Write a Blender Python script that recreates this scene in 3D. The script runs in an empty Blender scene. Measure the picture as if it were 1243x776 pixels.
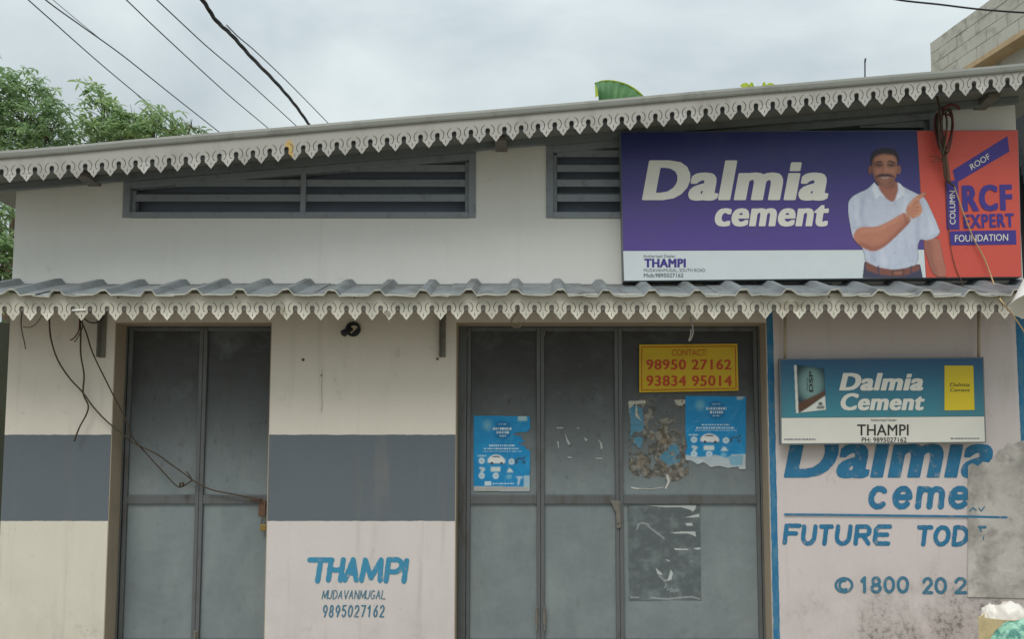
import bpy, bmesh, math, random
import numpy as np
from mathutils import Vector, Matrix

sc = bpy.context.scene
C = sc.collection
random.seed(7)

# ---------------------------------------------------------------- camera
W, H = 1243.0, 776.0
FPX, PITCH = 930.0, math.radians(4.0)
PPX, PPY = 641.0, 470.0
EYE, DIST = 1.62, 5.9
cam_d = bpy.data.cameras.new("camera")
cam = bpy.data.objects.new("camera", cam_d); C.objects.link(cam)
cam.location = (0, -DIST, EYE)
cam.rotation_euler = (math.pi/2 + PITCH, 0, 0)
cam_d.sensor_width = 36; cam_d.lens = FPX/W*36
cam_d.shift_x = (W/2-PPX)/W; cam_d.shift_y = (PPY-H/2)/W
cam_d.clip_start = .05; cam_d.clip_end = 500
sc.camera = cam

# ---------------------------------------------------------------- sky, sun, exposure
SUN_EL, SUN_AZ = math.radians(58), math.radians(-22)      # azimuth from -Y (behind the camera), to the left
sun_d = bpy.data.lights.new("sun", 'SUN'); sun_d.energy = 1.5; sun_d.angle = math.radians(32)
sun_d.color = (1.0, .965, .92)
sun = bpy.data.objects.new("sun", sun_d); C.objects.link(sun)
sdir = Vector((math.cos(SUN_EL)*math.sin(SUN_AZ), -math.cos(SUN_EL)*math.cos(SUN_AZ), math.sin(SUN_EL)))
sun.rotation_euler = sdir.to_track_quat('Z', 'Y').to_euler(); sun.location = (-3, -10, 12)

world = bpy.data.worlds.new("World"); sc.world = world; world.use_nodes = True
nt = world.node_tree; nt.nodes.clear()
def N(t, **k):
    n = nt.nodes.new(t)
    for a, b in k.items(): setattr(n, a, b)
    return n
out = N('ShaderNodeOutputWorld'); bg = N('ShaderNodeBackground')
sky = N('ShaderNodeTexSky', sky_type='NISHITA'); sky.sun_disc = False
sky.sun_elevation = SUN_EL; sky.sun_rotation = math.pi + SUN_AZ*-1
sky.dust_density = 3.0
tc = N('ShaderNodeTexCoord')
mp = N('ShaderNodeMapping'); mp.inputs['Scale'].default_value = (1.0, 1.0, 1.9)
nz = N('ShaderNodeTexNoise'); nz.inputs['Scale'].default_value = 1.9; nz.inputs['Detail'].default_value = 7
nz.inputs['Roughness'].default_value = .52; nz.inputs['Distortion'].default_value = .35
cr = N('ShaderNodeValToRGB')
cr.color_ramp.elements[0].position = .38; cr.color_ramp.elements[0].color = (2.3, 2.68, 2.85, 1)
cr.color_ramp.elements[1].position = .66; cr.color_ramp.elements[1].color = (3.85, 4.2, 4.22, 1)
mx = N('ShaderNodeMix', data_type='RGBA'); mx.inputs[0].default_value = .93
L = nt.links.new
L(tc.outputs['Generated'], mp.inputs[0]); L(mp.outputs[0], nz.inputs['Vector']); L(nz.outputs[0], cr.inputs[0])
sx = N('ShaderNodeSeparateXYZ'); L(tc.outputs['Generated'], sx.inputs[0])
el = N('ShaderNodeMapRange'); el.inputs[1].default_value = .1; el.inputs[2].default_value = 1.0; el.inputs[3].default_value = 1.0; el.inputs[4].default_value = 2.5
L(sx.outputs[2], el.inputs[0])                       # an overcast sky is brighter overhead than near the horizon
vm = N('ShaderNodeVectorMath', operation='SCALE'); L(cr.outputs[0], vm.inputs[0]); L(el.outputs[0], vm.inputs['Scale'])
L(sky.outputs[0], mx.inputs[6]); L(vm.outputs[0], mx.inputs[7]); L(mx.outputs[2], bg.inputs['Color'])
bg.inputs['Strength'].default_value = .1
L(bg.outputs[0], out.inputs[0])
sc.view_settings.view_transform = 'Standard'; sc.view_settings.look = 'None'
sc.view_settings.gamma = 1; sc.view_settings.exposure = 0.52
sc.cycles.max_bounces = 6; sc.cycles.diffuse_bounces = 3

# ---------------------------------------------------------------- measuring: a picture point on the plane y = Y
def P(px, py, Y=0.0):
    u, v = (px-PPX)/FPX, (PPY-py)/FPX
    dx, dy, dz = u, math.cos(PITCH)-v*math.sin(PITCH), math.sin(PITCH)+v*math.cos(PITCH)
    t = (Y+DIST)/dy
    return Vector((dx*t, Y, EYE+dz*t))
def PX(px, py=450, Y=0.0): return P(px, py, Y).x
def PZ(py, Y=0.0, px=641): return P(px, py, Y).z

# ---------------------------------------------------------------- materials
def lin(h):
    h = h.lstrip('#'); r = []
    for i in (0, 2, 4):
        c = int(h[i:i+2], 16)/255
        r.append(c/12.92 if c <= .04045 else ((c+.055)/1.055)**2.4)
    return tuple(r)+(1.0,)
def mul(c, k): return (c[0]*k, c[1]*k, c[2]*k, 1)
class NT:
    def __init__(s, m): s.t = m.node_tree; s.b = s.t.nodes['Principled BSDF']
    def n(s, ty, **k):
        n = s.t.nodes.new(ty)
        for a, b in k.items(): setattr(n, a, b)
        return n
    def l(s, a, b): s.t.links.new(a, b)
    def pos(s):
        if not hasattr(s, '_p'): s._p = s.n('ShaderNodeNewGeometry').outputs['Position']
        return s._p
    def mapping(s, scale, loc=(0, 0, 0)):
        m = s.n('ShaderNodeMapping'); m.inputs['Scale'].default_value = scale; m.inputs['Location'].default_value = loc
        s.l(s.pos(), m.inputs[0]); return m.outputs[0]
    def noise(s, scale, detail=5, rough=.6, stretch=(1, 1, 1), loc=(0, 0, 0), dist=0):
        n = s.n('ShaderNodeTexNoise'); n.inputs['Scale'].default_value = scale; n.inputs['Detail'].default_value = detail
        n.inputs['Roughness'].default_value = rough; n.inputs['Distortion'].default_value = dist
        s.l(s.mapping(stretch, loc), n.inputs['Vector']); return n.outputs[0]
    def ramp(s, v, a, b, ca=(0, 0, 0, 1), cb=(1, 1, 1, 1)):
        r = s.n('ShaderNodeValToRGB'); e = r.color_ramp.elements
        e[0].position = a; e[0].color = ca; e[1].position = b; e[1].color = cb
        s.l(v, r.inputs[0]); return r.outputs[0]
    def mix(s, f, a, b, mode='MIX'):
        m = s.n('ShaderNodeMix', data_type='RGBA', blend_type=mode)
        for sock, v in ((m.inputs[0], f), (m.inputs[6], a), (m.inputs[7], b)):
            if isinstance(v, (int, float)): sock.default_value = v
            elif isinstance(v, tuple): sock.default_value = v
            else: s.l(v, sock)
        return m.outputs[2]
    def math(s, op, a, b=0.0, c=None):
        m = s.n('ShaderNodeMath', operation=op)
        for i, v in enumerate((a, b) if c is None else (a, b, c)):
            if isinstance(v, (int, float)): m.inputs[i].default_value = v
            else: s.l(v, m.inputs[i])
        return m.outputs[0]
    def bump(s, h, strength=.3, dist=.01):
        b = s.n('ShaderNodeBump'); b.inputs['Strength'].default_value = strength; b.inputs['Distance'].default_value = dist
        s.l(h, b.inputs['Height']); s.l(b.outputs[0], s.b.inputs['Normal'])
def newmat(name, rough=.7, metal=0.0, spec=.35):
    m = bpy.data.materials.new(name); m.use_nodes = True; g = NT(m)
    g.b.inputs['Roughness'].default_value = rough; g.b.inputs['Metallic'].default_value = metal
    g.b.inputs['Specular IOR Level'].default_value = spec
    return m, g
def mat(name, col, rough=.7, metal=0.0, var=.18, vs=3.0, dirt=None, dirt_amt=.5, ds=6.0, stretch=(1, 1, 1), bump=.15, bs=60, spec=.35, edge=(.52, .72)):
    m, g = newmat(name, rough, metal, spec)
    c = lin(col) if isinstance(col, str) else col
    base = g.mix(g.noise(vs, 4, .6), mul(c, 1-var), mul(c, 1+var))
    if dirt:
        f = g.math('MULTIPLY', g.ramp(g.noise(ds, 8, .68, stretch, (3, 1, 7)), *edge), dirt_amt)
        base = g.mix(f, base, lin(dirt))
    g.l(base, g.b.inputs['Base Color'])
    if bump: g.bump(g.noise(bs, 4), bump, .004)
    return m

M = {}
M['steel'] = mat('grey_painted_steel', '#6f7678', .5, .0, .12, 4, '#4a4540', .6, 9, (1, 1, .3), .1)
M['vent'] = mat('vent_grey_paint', '#80878c', .5, 0, .08, 4, '#4b4a48', .5, 8)
M['dark'] = mat('dark_interior', '#6c7685', .9, bump=0)
M['fascia'] = mat('fascia_paint', '#c3bfb0', .55, 0, .05, 2.5, '#8f8778', .45, 6, (1, 1, .5), .06)
M['fascia_up'] = mat('upper_fascia_paint', '#a3a19b', .55, 0, .06, 2.5, '#7f7a72', .5, 5, (1, 1, .5), .06)
def spot(m, px, py, rx, rz, col, seed=0):
    g = NT(m); c = P(px, py, -.49); sp = g.n('ShaderNodeSeparateXYZ'); g.l(g.pos(), sp.inputs[0])
    nz_ = g.math('MULTIPLY', g.math('SUBTRACT', g.noise(30, 5, .7), .5), 1.6)
    dx = g.math('POWER', g.math('ABSOLUTE', g.math('DIVIDE', g.math('SUBTRACT', sp.outputs[0], c.x), rx)), 2.0)
    dz = g.math('POWER', g.math('ABSOLUTE', g.math('DIVIDE', g.math('SUBTRACT', sp.outputs[2], c.z), rz)), 2.0)
    f = g.ramp(g.math('ADD', g.math('ADD', dx, dz), nz_), .5, 1.2, (.75, .75, .75, 1), (0, 0, 0, 1))
    old = g.b.inputs['Base Color'].links[0].from_socket; g.l(g.mix(f, old, lin(col)), g.b.inputs['Base Color'])
spot(M['fascia_up'], 351, 182, .035, .09, '#c09a3c'); spot(M['fascia'], 340, 380, .05, .05, '#98907c'); spot(M['fascia'], 470, 382, .03, .03, '#7d7668'); spot(M['fascia'], 960, 372, .10, .04, '#a09682')
M['cap'] = mat('roof_edge_metal', '#84867f', .55, .05, .12, 3, '#4f4e48', .5, 5)
M['zinc'] = mat('awning_sheet', '#7c8285', .55, .2, .2, 3, '#4f4f4c', .75, 7, (1, .4, 1), .15, 25, edge=(.46, .68))
M['zinc_edge'] = mat('awning_cut_edge', '#b9baaf', .5, .1, .25, 6, '#6c6a62', .85, 5, bump=0)
M['white'] = mat('white_plastic', '#e6e6e0', .45, var=.04)
M['jamb'] = mat('door_surround_paint', '#a89a86', .75, 0, .07, 3, '#7f7466', .5, 6, (1, 1, .25), .15)
M['cable'] = mat('brown_cable', '#4a4032', .7, var=.2)
M['cable_dark'] = mat('black_cable', '#26292c', .6, var=.2)
M['wire'] = mat('weathered_wire', '#4a5258', .7, var=.1)
M['maroon'] = mat('maroon_cable', '#5c2c30', .6, var=.3, vs=20)
M['rope'] = mat('faded_yellow_rope', '#b39a72', .9, var=.4, vs=60)
M['brass'] = mat('brass', '#9a8048', .45, .6, .2, 30)
M['rust'] = mat('rusty_iron', '#6b5344', .8, .2, .3, 25)
M['iron'] = mat('grey_iron_bar', '#77736c', .7, .1, .15, 12, '#4b3a2c', .5, 20)
M['bark'] = mat('bark', '#5a4c3c', .95, var=.3, vs=12, bump=.5, bs=25)
M['ground'] = mat('dusty_road', '#8f887a', .95, 0, .2, 1.2, '#4b4741', .6, 3, bump=.5, bs=40)
M['block'] = mat('concrete_block', '#b3b1a7', .95, 0, .2, 1.6, '#65625a', .7, 3.5, bump=.6, bs=30)
M['mortar'] = mat('block_mortar', '#a3a194', .95, var=.1, bump=.4)
M['ledge'] = mat('ledge_concrete', '#b39c7c', .95, var=.25, vs=3, dirt='#6f6350', ds=6)
M['tile'] = mat('dark_roof_sheet', '#2f3234', .8, var=.3, vs=9)

# flat inks
def ink(name, col, rough=.45, wear=None, amt=.8, scale=14, lo=.56, hi=.62, var=.06):
    m, g = newmat(name, rough, 0, .3)
    c = lin(col); base = g.mix(g.noise(6, 4), mul(c, 1-var), mul(c, 1+var))
    if wear:
        f = g.math('MULTIPLY', g.ramp(g.noise(scale, 7, .7, (1, 1, 1), (5, 2, 1)), lo, hi), amt)
        base = g.mix(f, base, lin(wear))
    g.l(base, g.b.inputs['Base Color']); return m
M['ink_white'] = ink('white_print', '#d5d3ca')
M['ink_navy'] = ink('navy_print', '#2c2a66')
M['ink_purple_text'] = ink('purple_print', '#453a86')
M['ink_grey'] = ink('grey_print', '#6a6e78')
M['ink_black'] = ink('black_print', '#33342f')
M['ink_red'] = ink('red_print', '#b5431f')
M['ink_green'] = ink('dark_green_print', '#3c4a2a')
M['sign_yellow'] = ink('yellow_board', '#c8a81e', .4, '#b8981e', .35, 3)
M['bag_yellow'] = ink('yellow_print', '#d0ba30', .4)
M['coral'] = ink('coral_print', '#c9574b', .4)
M['sign_white'] = ink('white_strip', '#ccd4d6', .4)
M['wallblue'] = ink('blue_wall_paint', '#2f7196', .7, '#a9a09a', .6, 16, .55, .68, .25)
M['wallblue2'] = ink('faded_blue_wall_paint', '#3f87a8', .75, '#a8a09a', .7, 18, .57, .68, .15)
M['wallblue3'] = ink('thin_blue_wall_paint', '#47748a', .75, '#a8a09a', .7, 18, .55, .70, .15)
M['wallblue4'] = ink('grey_blue_wall_paint', '#41748c', .75, '#9a938b', .75, 24, .54, .66, .2)

def grad_mat(name, c0, z0, c1, z1, rough=.4):
    m, g = newmat(name, rough, 0, .35)
    sp = g.n('ShaderNodeSeparateXYZ'); g.l(g.pos(), sp.inputs[0])
    mr = g.n('ShaderNodeMapRange'); mr.inputs[1].default_value = z0; mr.inputs[2].default_value = z1; g.l(sp.outputs[2], mr.inputs[0])
    base = g.mix(mr.outputs[0], lin(c0), lin(c1))
    base = g.mix(g.math('MULTIPLY', g.ramp(g.noise(3, 6, .6), .5, .75), .25), base, lin('#57585e'))
    g.l(base, g.b.inputs['Base Color']); return m
SY = -.13            # plane of the big sign
M['purple'] = grad_mat('violet_print', '#58478c', PZ(300, SY), '#2d3568', PZ(165, SY))
TY = -.10
M['teal'] = grad_mat('teal_print', '#3f8390', PZ(505, TY), '#2b567a', PZ(438, TY))

def vcol_mat(name, rough=.5):
    m, g = newmat(name, rough, 0, .3)
    a = g.n('ShaderNodeVertexColor'); a.layer_name = 'print'; g.l(a.outputs[0], g.b.inputs['Base Color']); return m
M['print'] = vcol_mat('printed_paper')

# ---- the wall: paint zones laid out on x and z, with dirt
def wall_material():
    m, g = newmat('painted_plaster', .8, 0, .25)
    sp = g.n('ShaderNodeSeparateXYZ'); g.l(g.pos(), sp.inputs[0]); X, Z = sp.outputs[0], sp.outputs[2]
    wob = g.math('MULTIPLY', g.math('SUBTRACT', g.noise(14, 3), .5), .012)
    Zw = g.math('ADD', Z, wob)
    Xw = g.math('ADD', X, wob)
    below = lambda z: g.math('LESS_THAN', Zw, z)
    right = lambda x: g.math('GREATER_THAN', Xw, x)
    white, cream, slate, pink, lilac, low = lin('#dcdcd7'), lin('#ddd6ca'), lin('#666e75'), lin('#d6cfcc'), lin('#d5cbc9'), lin('#dad4c6')
    zawn = PZ(352)
    c = g.mix(below(zawn), white, cream)
    c = g.mix(below(PZ(528)), c, slate)
    lowc = g.mix(right(PX(240)), low, pink)
    c = g.mix(below(PZ(633)), c, lowc)
    rt = g.math('MULTIPLY', right(PX(930, 400)), below(zawn))
    c = g.mix(rt, c, lilac)
    s1 = g.math('MULTIPLY', right(PX(930.5, 400)), g.math('LESS_THAN', Xw, PX(938.5, 400)))
    s2 = right(PX(1233, 400))
    blue = g.math('MULTIPLY', g.math('MAXIMUM', s1, s2), below(zawn))
    c = g.mix(blue, c, g.mix(g.ramp(g.noise(18, 6, .7, (1, 1, .4)), .45, .7), lin('#2f749e'), lin('#5f8ea4')))
    # broad unevenness and roller marks
    c = g.mix(.5, c, g.mix(g.noise(1.1, 5, .6), (.84, .83, .81, 1), (1, 1, 1, 1)), 'MULTIPLY')
    c = g.mix(.55, c, g.mix(g.noise(7, 6, .65, (1, 1, .35)), (.86, .85, .83, 1), (1, 1, 1, 1)), 'MULTIPLY')
    # vertical runs
    run = g.ramp(g.noise(9, 6, .6, (1, 1, .06), (1, 0, 0)), .58, .78)
    lowf = g.math('ADD', g.math('MULTIPLY', below(zawn), .7), .3)
    c = g.mix(g.math('MULTIPLY', g.math('MULTIPLY', run, .26), lowf), c, lin('#7b7468'))
    run2 = g.math('MULTIPLY', g.ramp(g.noise(5, 6, .62, (1, 1, .12), (6, 0, 3)), .55, .72), g.ramp(g.noise(1.6, 3, loc=(2, 0, 2)), .42, .6))
    c = g.mix(g.math('MULTIPLY', g.math('MULTIPLY', run2, .26), lowf), c, lin('#8b8274'))
    blot = g.ramp(g.noise(4.2, 8, .7, (1, 1, 1), (8, 0, 5)), .60, .66)
    c = g.mix(g.math('MULTIPLY', blot, .16), c, lin('#6f685e'))
    chip = g.ramp(g.noise(17, 7, .7, (1, 1, 1), (2, 0, 9)), .69, .71)
    c = g.mix(g.math('MULTIPLY', chip, .45), c, lin('#a8a297'))
    # grime that thickens low down and to the right
    hz = g.n('ShaderNodeMapRange'); hz.inputs[1].default_value = PZ(660); hz.inputs[2].default_value = PZ(800)
    g.l(Z, hz.inputs[0])
    hx = g.n('ShaderNodeMapRange'); hx.inputs[1].default_value = PX(940); hx.inputs[2].default_value = PX(1200)
    hx.inputs[3].default_value = .22
    g.l(X, hx.inputs[0])
    gr = g.math('MULTIPLY', g.math('MULTIPLY', hz.outputs[0], hx.outputs[0]), g.ramp(g.noise(3.2, 9, .72), .36, .62))
    c = g.mix(g.math('MULTIPLY', gr, .85), c, lin('#6f6a60'))
    fine = g.math('MULTIPLY', g.ramp(g.noise(24, 8, .75, loc=(0, 0, 4)), .50, .56), g.ramp(gr, .12, .5))
    c = g.mix(g.math('MULTIPLY', fine, .75), c, lin('#4a463e'))
    # specks
    sk = g.ramp(g.noise(38, 6, .72, (1, 1, .8)), .62, .69)
    skm = g.math('MULTIPLY', sk, g.ramp(g.noise(2.2, 4), .45, .62))
    skz = g.math('MULTIPLY', skm, g.math('ADD', g.math('MULTIPLY', below(PZ(633)), .6), .12))
    c = g.mix(skz, c, lin('#514b44'))
    # rain marks under the awning and by the lamp holder
    g.l(c, g.b.inputs['Base Color'])
    g.bump(g.noise(26, 7, .6), .22, .006)
    return m
M['wall'] = wall_material()

def door_material():
    m, g = newmat('door_sheet_paint', .42, .0, .5)
    sp = g.n('ShaderNodeSeparateXYZ'); g.l(g.pos(), sp.inputs[0])
    base = g.mix(g.noise(2.0, 5, .6), lin('#687173'), lin('#848e90'))
    base = g.mix(g.math('MULTIPLY', g.ramp(g.noise(5, 7, .65, (1, 1, .28), (4, 0, 0)), .45, .75), .55), base, lin('#8d9492'))
    st = g.ramp(g.noise(22, 7, .7, (1, 1, .5), (9, 0, 2)), .56, .68)
    mr = g.n('ShaderNodeMapRange'); mr.inputs[1].default_value = PZ(640); mr.inputs[2].default_value = PZ(470)
    mr.inputs[3].default_value = .18; mr.inputs[4].default_value = .75
    g.l(sp.outputs[2], mr.inputs[0])
    base = g.mix(g.math('MULTIPLY', st, mr.outputs[0]), base, lin('#3b3936'))
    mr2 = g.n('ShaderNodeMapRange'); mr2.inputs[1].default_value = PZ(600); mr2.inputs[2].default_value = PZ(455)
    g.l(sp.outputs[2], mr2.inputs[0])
    top_shade = g.math('MULTIPLY', mr2.outputs[0], g.ramp(g.noise(1.6, 6, .7), -.1, .45))
    base = g.mix(g.math('MULTIPLY', top_shade, .93), base, lin('#2e2d2c'))     # shade under the awning painted into the sheet colour, darker towards the top
    g.l(base, g.b.inputs['Base Color'])
    g.l(g.ramp(g.noise(7, 5), .3, .8, (.34, .34, .34, 1), (.62, .62, .62, 1)), g.b.inputs['Roughness'])
    g.bump(g.noise(2.6, 3), .6, .03)
    return m
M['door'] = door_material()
M['doorframe'] = mat('door_frame_paint', '#5f6262', .45, 0, .15, 5, '#4b3b2e', .75, 10, (1, 1, .25), .1)

def cement_material():
    m, g = newmat('bare_cement_patch', .9, 0, .2)
    c = g.mix(g.ramp(g.noise(2.6, 8, .66, dist=.3), .40, .62), lin('#b1aca5'), lin('#c6c1ba'))
    c = g.mix(g.math('MULTIPLY', g.ramp(g.noise(2.4, 7, .62, loc=(4, 0, 1.3), dist=.2), .50, .60), .60), c, lin('#85827b'))
    c = g.mix(g.math('MULTIPLY', g.ramp(g.noise(7, 8, .7, loc=(2, 0, 1)), .52, .70), .45), c, lin('#56524a'))
    c = g.mix(g.math('MULTIPLY', g.ramp(g.noise(9, 7, .7, loc=(1, 0, 6)), .60, .70), .5), c, lin('#a99c84'))
    g.l(c, g.b.inputs['Base Color']); g.bump(g.noise(30, 7, .7), .4, .008); return m
M['cement'] = cement_material()

def leaf_mat(name, c0, c1, sc_=3.0):
    m, g = newmat(name, .5, 0, .4)
    g.l(g.mix(g.ramp(g.noise(sc_, 4), .3, .7), lin(c0), lin(c1)), g.b.inputs['Base Color'])
    tr = g.n('ShaderNodeBsdfTranslucent'); tr.inputs[0].default_value = mul(lin(c1), 1.4)
    ms = g.n('ShaderNodeMixShader'); ms.inputs[0].default_value = .35
    g.l(g.b.outputs[0], ms.inputs[1]); g.l(tr.outputs[0], ms.inputs[2])
    o = [n for n in g.t.nodes if n.type == 'OUTPUT_MATERIAL'][0]; g.l(ms.outputs[0], o.inputs[0]); return m
M['mango'] = leaf_mat('mango_leaf', '#536a48', '#809a6c', 2.2)
M['mango2'] = leaf_mat('young_mango_leaf', '#718a5a', '#9bb07a', 4)
M['banana'] = leaf_mat('banana_leaf', '#3f6a48', '#5d8a55', 5)
M['bananarib'] = leaf_mat('banana_midrib', '#9aab38', '#b4c24a', 5)

# ---------------------------------------------------------------- mesh helpers
class MB:
    def __init__(s): s.v = []; s.f = []; s.mi = []
    def add(s, vs, fs, mi=0):
        o = len(s.v); s.v += [tuple(v) for v in vs]; s.f += [tuple(i+o for i in f) for f in fs]; s.mi += [mi]*len(fs); return s
    def box(s, x0, x1, y0, y1, z0, z1, mi=0):
        vs = [(x0,y0,z0),(x1,y0,z0),(x1,y1,z0),(x0,y1,z0),(x0,y0,z1),(x1,y0,z1),(x1,y1,z1),(x0,y1,z1)]
        return s.add(vs, [(0,3,2,1),(4,5,6,7),(0,1,5,4),(1,2,6,5),(2,3,7,6),(3,0,4,7)], mi)
    def prism(s, poly, y0, y1, mi=0):      # poly: list of (x, z), convex or simple
        n = len(poly)
        vs = [(x, y0, z) for x, z in poly]+[(x, y1, z) for x, z in poly]
        fs = [tuple(range(n)), tuple(range(2*n-1, n-1, -1))]+[(i, i+n, (i+1) % n+n, (i+1) % n) for i in range(n)]
        return s.add(vs, fs, mi)
    def tube(s, pts, r, seg=6, mi=0, cap=True):
        pts = [Vector(p) for p in pts]; n = len(pts); rings = []
        rr = r if isinstance(r, (list, tuple)) else [r]*n
        up = Vector((0.13, .21, .97)).normalized()
        for i, p in enumerate(pts):
            d = (pts[min(i+1, n-1)]-pts[max(i-1, 0)])
            if d.length < 1e-9: d = Vector((0, 0, 1))
            d.normalize()
            a = d.cross(up)
            if a.length < .05: a = d.cross(Vector((1, 0, 0)))
            a.normalize(); b = d.cross(a)
            rings.append([p+(a*math.cos(2*math.pi*k/seg)+b*math.sin(2*math.pi*k/seg))*rr[i] for k in range(seg)])
        vs = [v for q in rings for v in q]; fs = []
        for i in range(n-1):
            for k in range(seg):
                fs.append((i*seg+k, i*seg+(k+1) % seg, (i+1)*seg+(k+1) % seg, (i+1)*seg+k))
        if cap: fs += [tuple(range(seg))[::-1], tuple((n-1)*seg+k for k in range(seg))]
        return s.add(vs, fs, mi)
    def build(s, name, m, parent=None, smooth=False, label=None):
        me = bpy.data.meshes.new(name); me.from_pydata(s.v, [], s.f)
        for k in (m if isinstance(m, (list, tuple)) else [m]): me.materials.append(k)
        me.polygons.foreach_set('material_index', s.mi)
        if smooth: me.polygons.foreach_set('use_smooth', [True]*len(me.polygons))
        me.update()
        return link(name, me, parent, label)
def link(name, me, parent=None, label=None):
    o = bpy.data.objects.new(name, me); C.objects.link(o)
    if parent is not None:
        o.parent = parent
        if parent.type == 'EMPTY': o.location = -parent.location
        else: o.location = (0, 0, 0)
    if label: o['label'] = label
    return o
def tag(o, label=None, cat=None, group=None, kind=None):
    if label: o['label'] = label
    if cat: o['category'] = cat
    if group: o['group'] = group
    if kind: o['kind'] = kind
    return o
def thing(name, loc, label, cat, group=None):
    o = bpy.data.objects.new(name, None); C.objects.link(o); o.location = loc; o.empty_display_size = .1
    return tag(o, label, cat, group)
def rebase(o):      # put the origin of a single-mesh thing at the middle of its base
    vs = o.data.vertices; n = len(vs); a = np.empty(n*3); vs.foreach_get('co', a); a = a.reshape(-1, 3)
    c = np.array([(a[:,0].min()+a[:,0].max())/2, (a[:,1].min()+a[:,1].max())/2, a[:,2].min()])
    vs.foreach_set('co', (a-c).ravel()); o.location = tuple(c); o.data.update()
    for ch in o.children: ch.location = tuple(-c)
    return o
def bevel(o, w=.004, seg=2):
    b = o.modifiers.new('bevel', 'BEVEL'); b.width = w; b.segments = seg; b.limit_method = 'ANGLE'; b.angle_limit = math.radians(40)
    return o

def filled(splines, half, fn):
    """2D outlines with holes -> filled solid; fn maps (a, b, depth) to world."""
    cu = bpy.data.curves.new('outline', 'CURVE'); cu.dimensions = '2D'; cu.fill_mode = 'BOTH'; cu.extrude = half
    for s in splines:
        sp = cu.splines.new('POLY'); sp.points.add(len(s)-1); sp.use_cyclic_u = True
        for p, q in zip(sp.points, s): p.co = (q[0], q[1], 0, 1)
    ob = bpy.data.objects.new('outline', cu); C.objects.link(ob)
    dg = bpy.context.evaluated_depsgraph_get(); dg.update()
    me = bpy.data.meshes.new_from_object(ob.evaluated_get(dg)); bpy.data.objects.remove(ob); bpy.data.curves.remove(cu)
    for v in me.vertices: v.co = fn(*v.co)
    me.flip_normals()
    me.materials.clear()
    return me

def contour(F, xs_, ys_, fn, name, m, parent, label=None):
    """flat mesh of the region F > 0 sampled on a grid, edges interpolated; fn maps (x, y) to world."""
    ny, nx = F.shape; In = F > 0; mb_v = []; idx = {}; faces = []
    def vid(key, x, y):
        k = idx.get(key)
        if k is None: k = idx[key] = len(mb_v); mb_v.append(fn(x, y))
        return k
    def corner(j, i): return vid(('c', j, i), xs_[i], ys_[j])
    def cross(j0, i0, j1, i1):
        a, b = F[j0, i0], F[j1, i1]; t = a/(a-b); key = ('e',)+tuple(sorted(((j0, i0), (j1, i1))))
        return vid(key, xs_[i0]+(xs_[i1]-xs_[i0])*t, ys_[j0]+(ys_[j1]-ys_[j0])*t)
    for j in range(ny-1):
        i = 0
        while i < nx-1:
            c = ((j, i), (j, i+1), (j+1, i+1), (j+1, i)); k = [In[q] for q in c]
            if not any(k): i += 1; continue
            if all(k):
                e = i
                while e < nx-1 and In[j, e+1] and In[j+1, e+1]: e += 1
                faces.append((corner(j, i), corner(j, e), corner(j+1, e), corner(j+1, i))); i = e; continue
            poly = []
            for q in range(4):
                a, b = c[q], c[(q+1) % 4]
                if k[q]: poly.append(corner(*a))
                if k[q] != k[(q+1) % 4]: poly.append(cross(*(a+b) if k[q] else b+a))
            if len(poly) >= 3: faces.append(tuple(poly))
            i += 1
    me = bpy.data.meshes.new(name); me.from_pydata([tuple(v) for v in mb_v], [], faces); me.materials.append(m); me.update()
    return link(name, me, parent, label)
def segdist(XX, YY, segs):
    D = np.full(XX.shape, 1e9)
    for (ax, ay), (bx, by) in segs:
        dx, dy = bx-ax, by-ay; L2 = dx*dx+dy*dy+1e-12
        t = np.clip(((XX-ax)*dx+(YY-ay)*dy)/L2, 0, 1); D = np.minimum(D, (XX-ax-t*dx)**2+(YY-ay-t*dy)**2)
    return np.sqrt(D)
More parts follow.
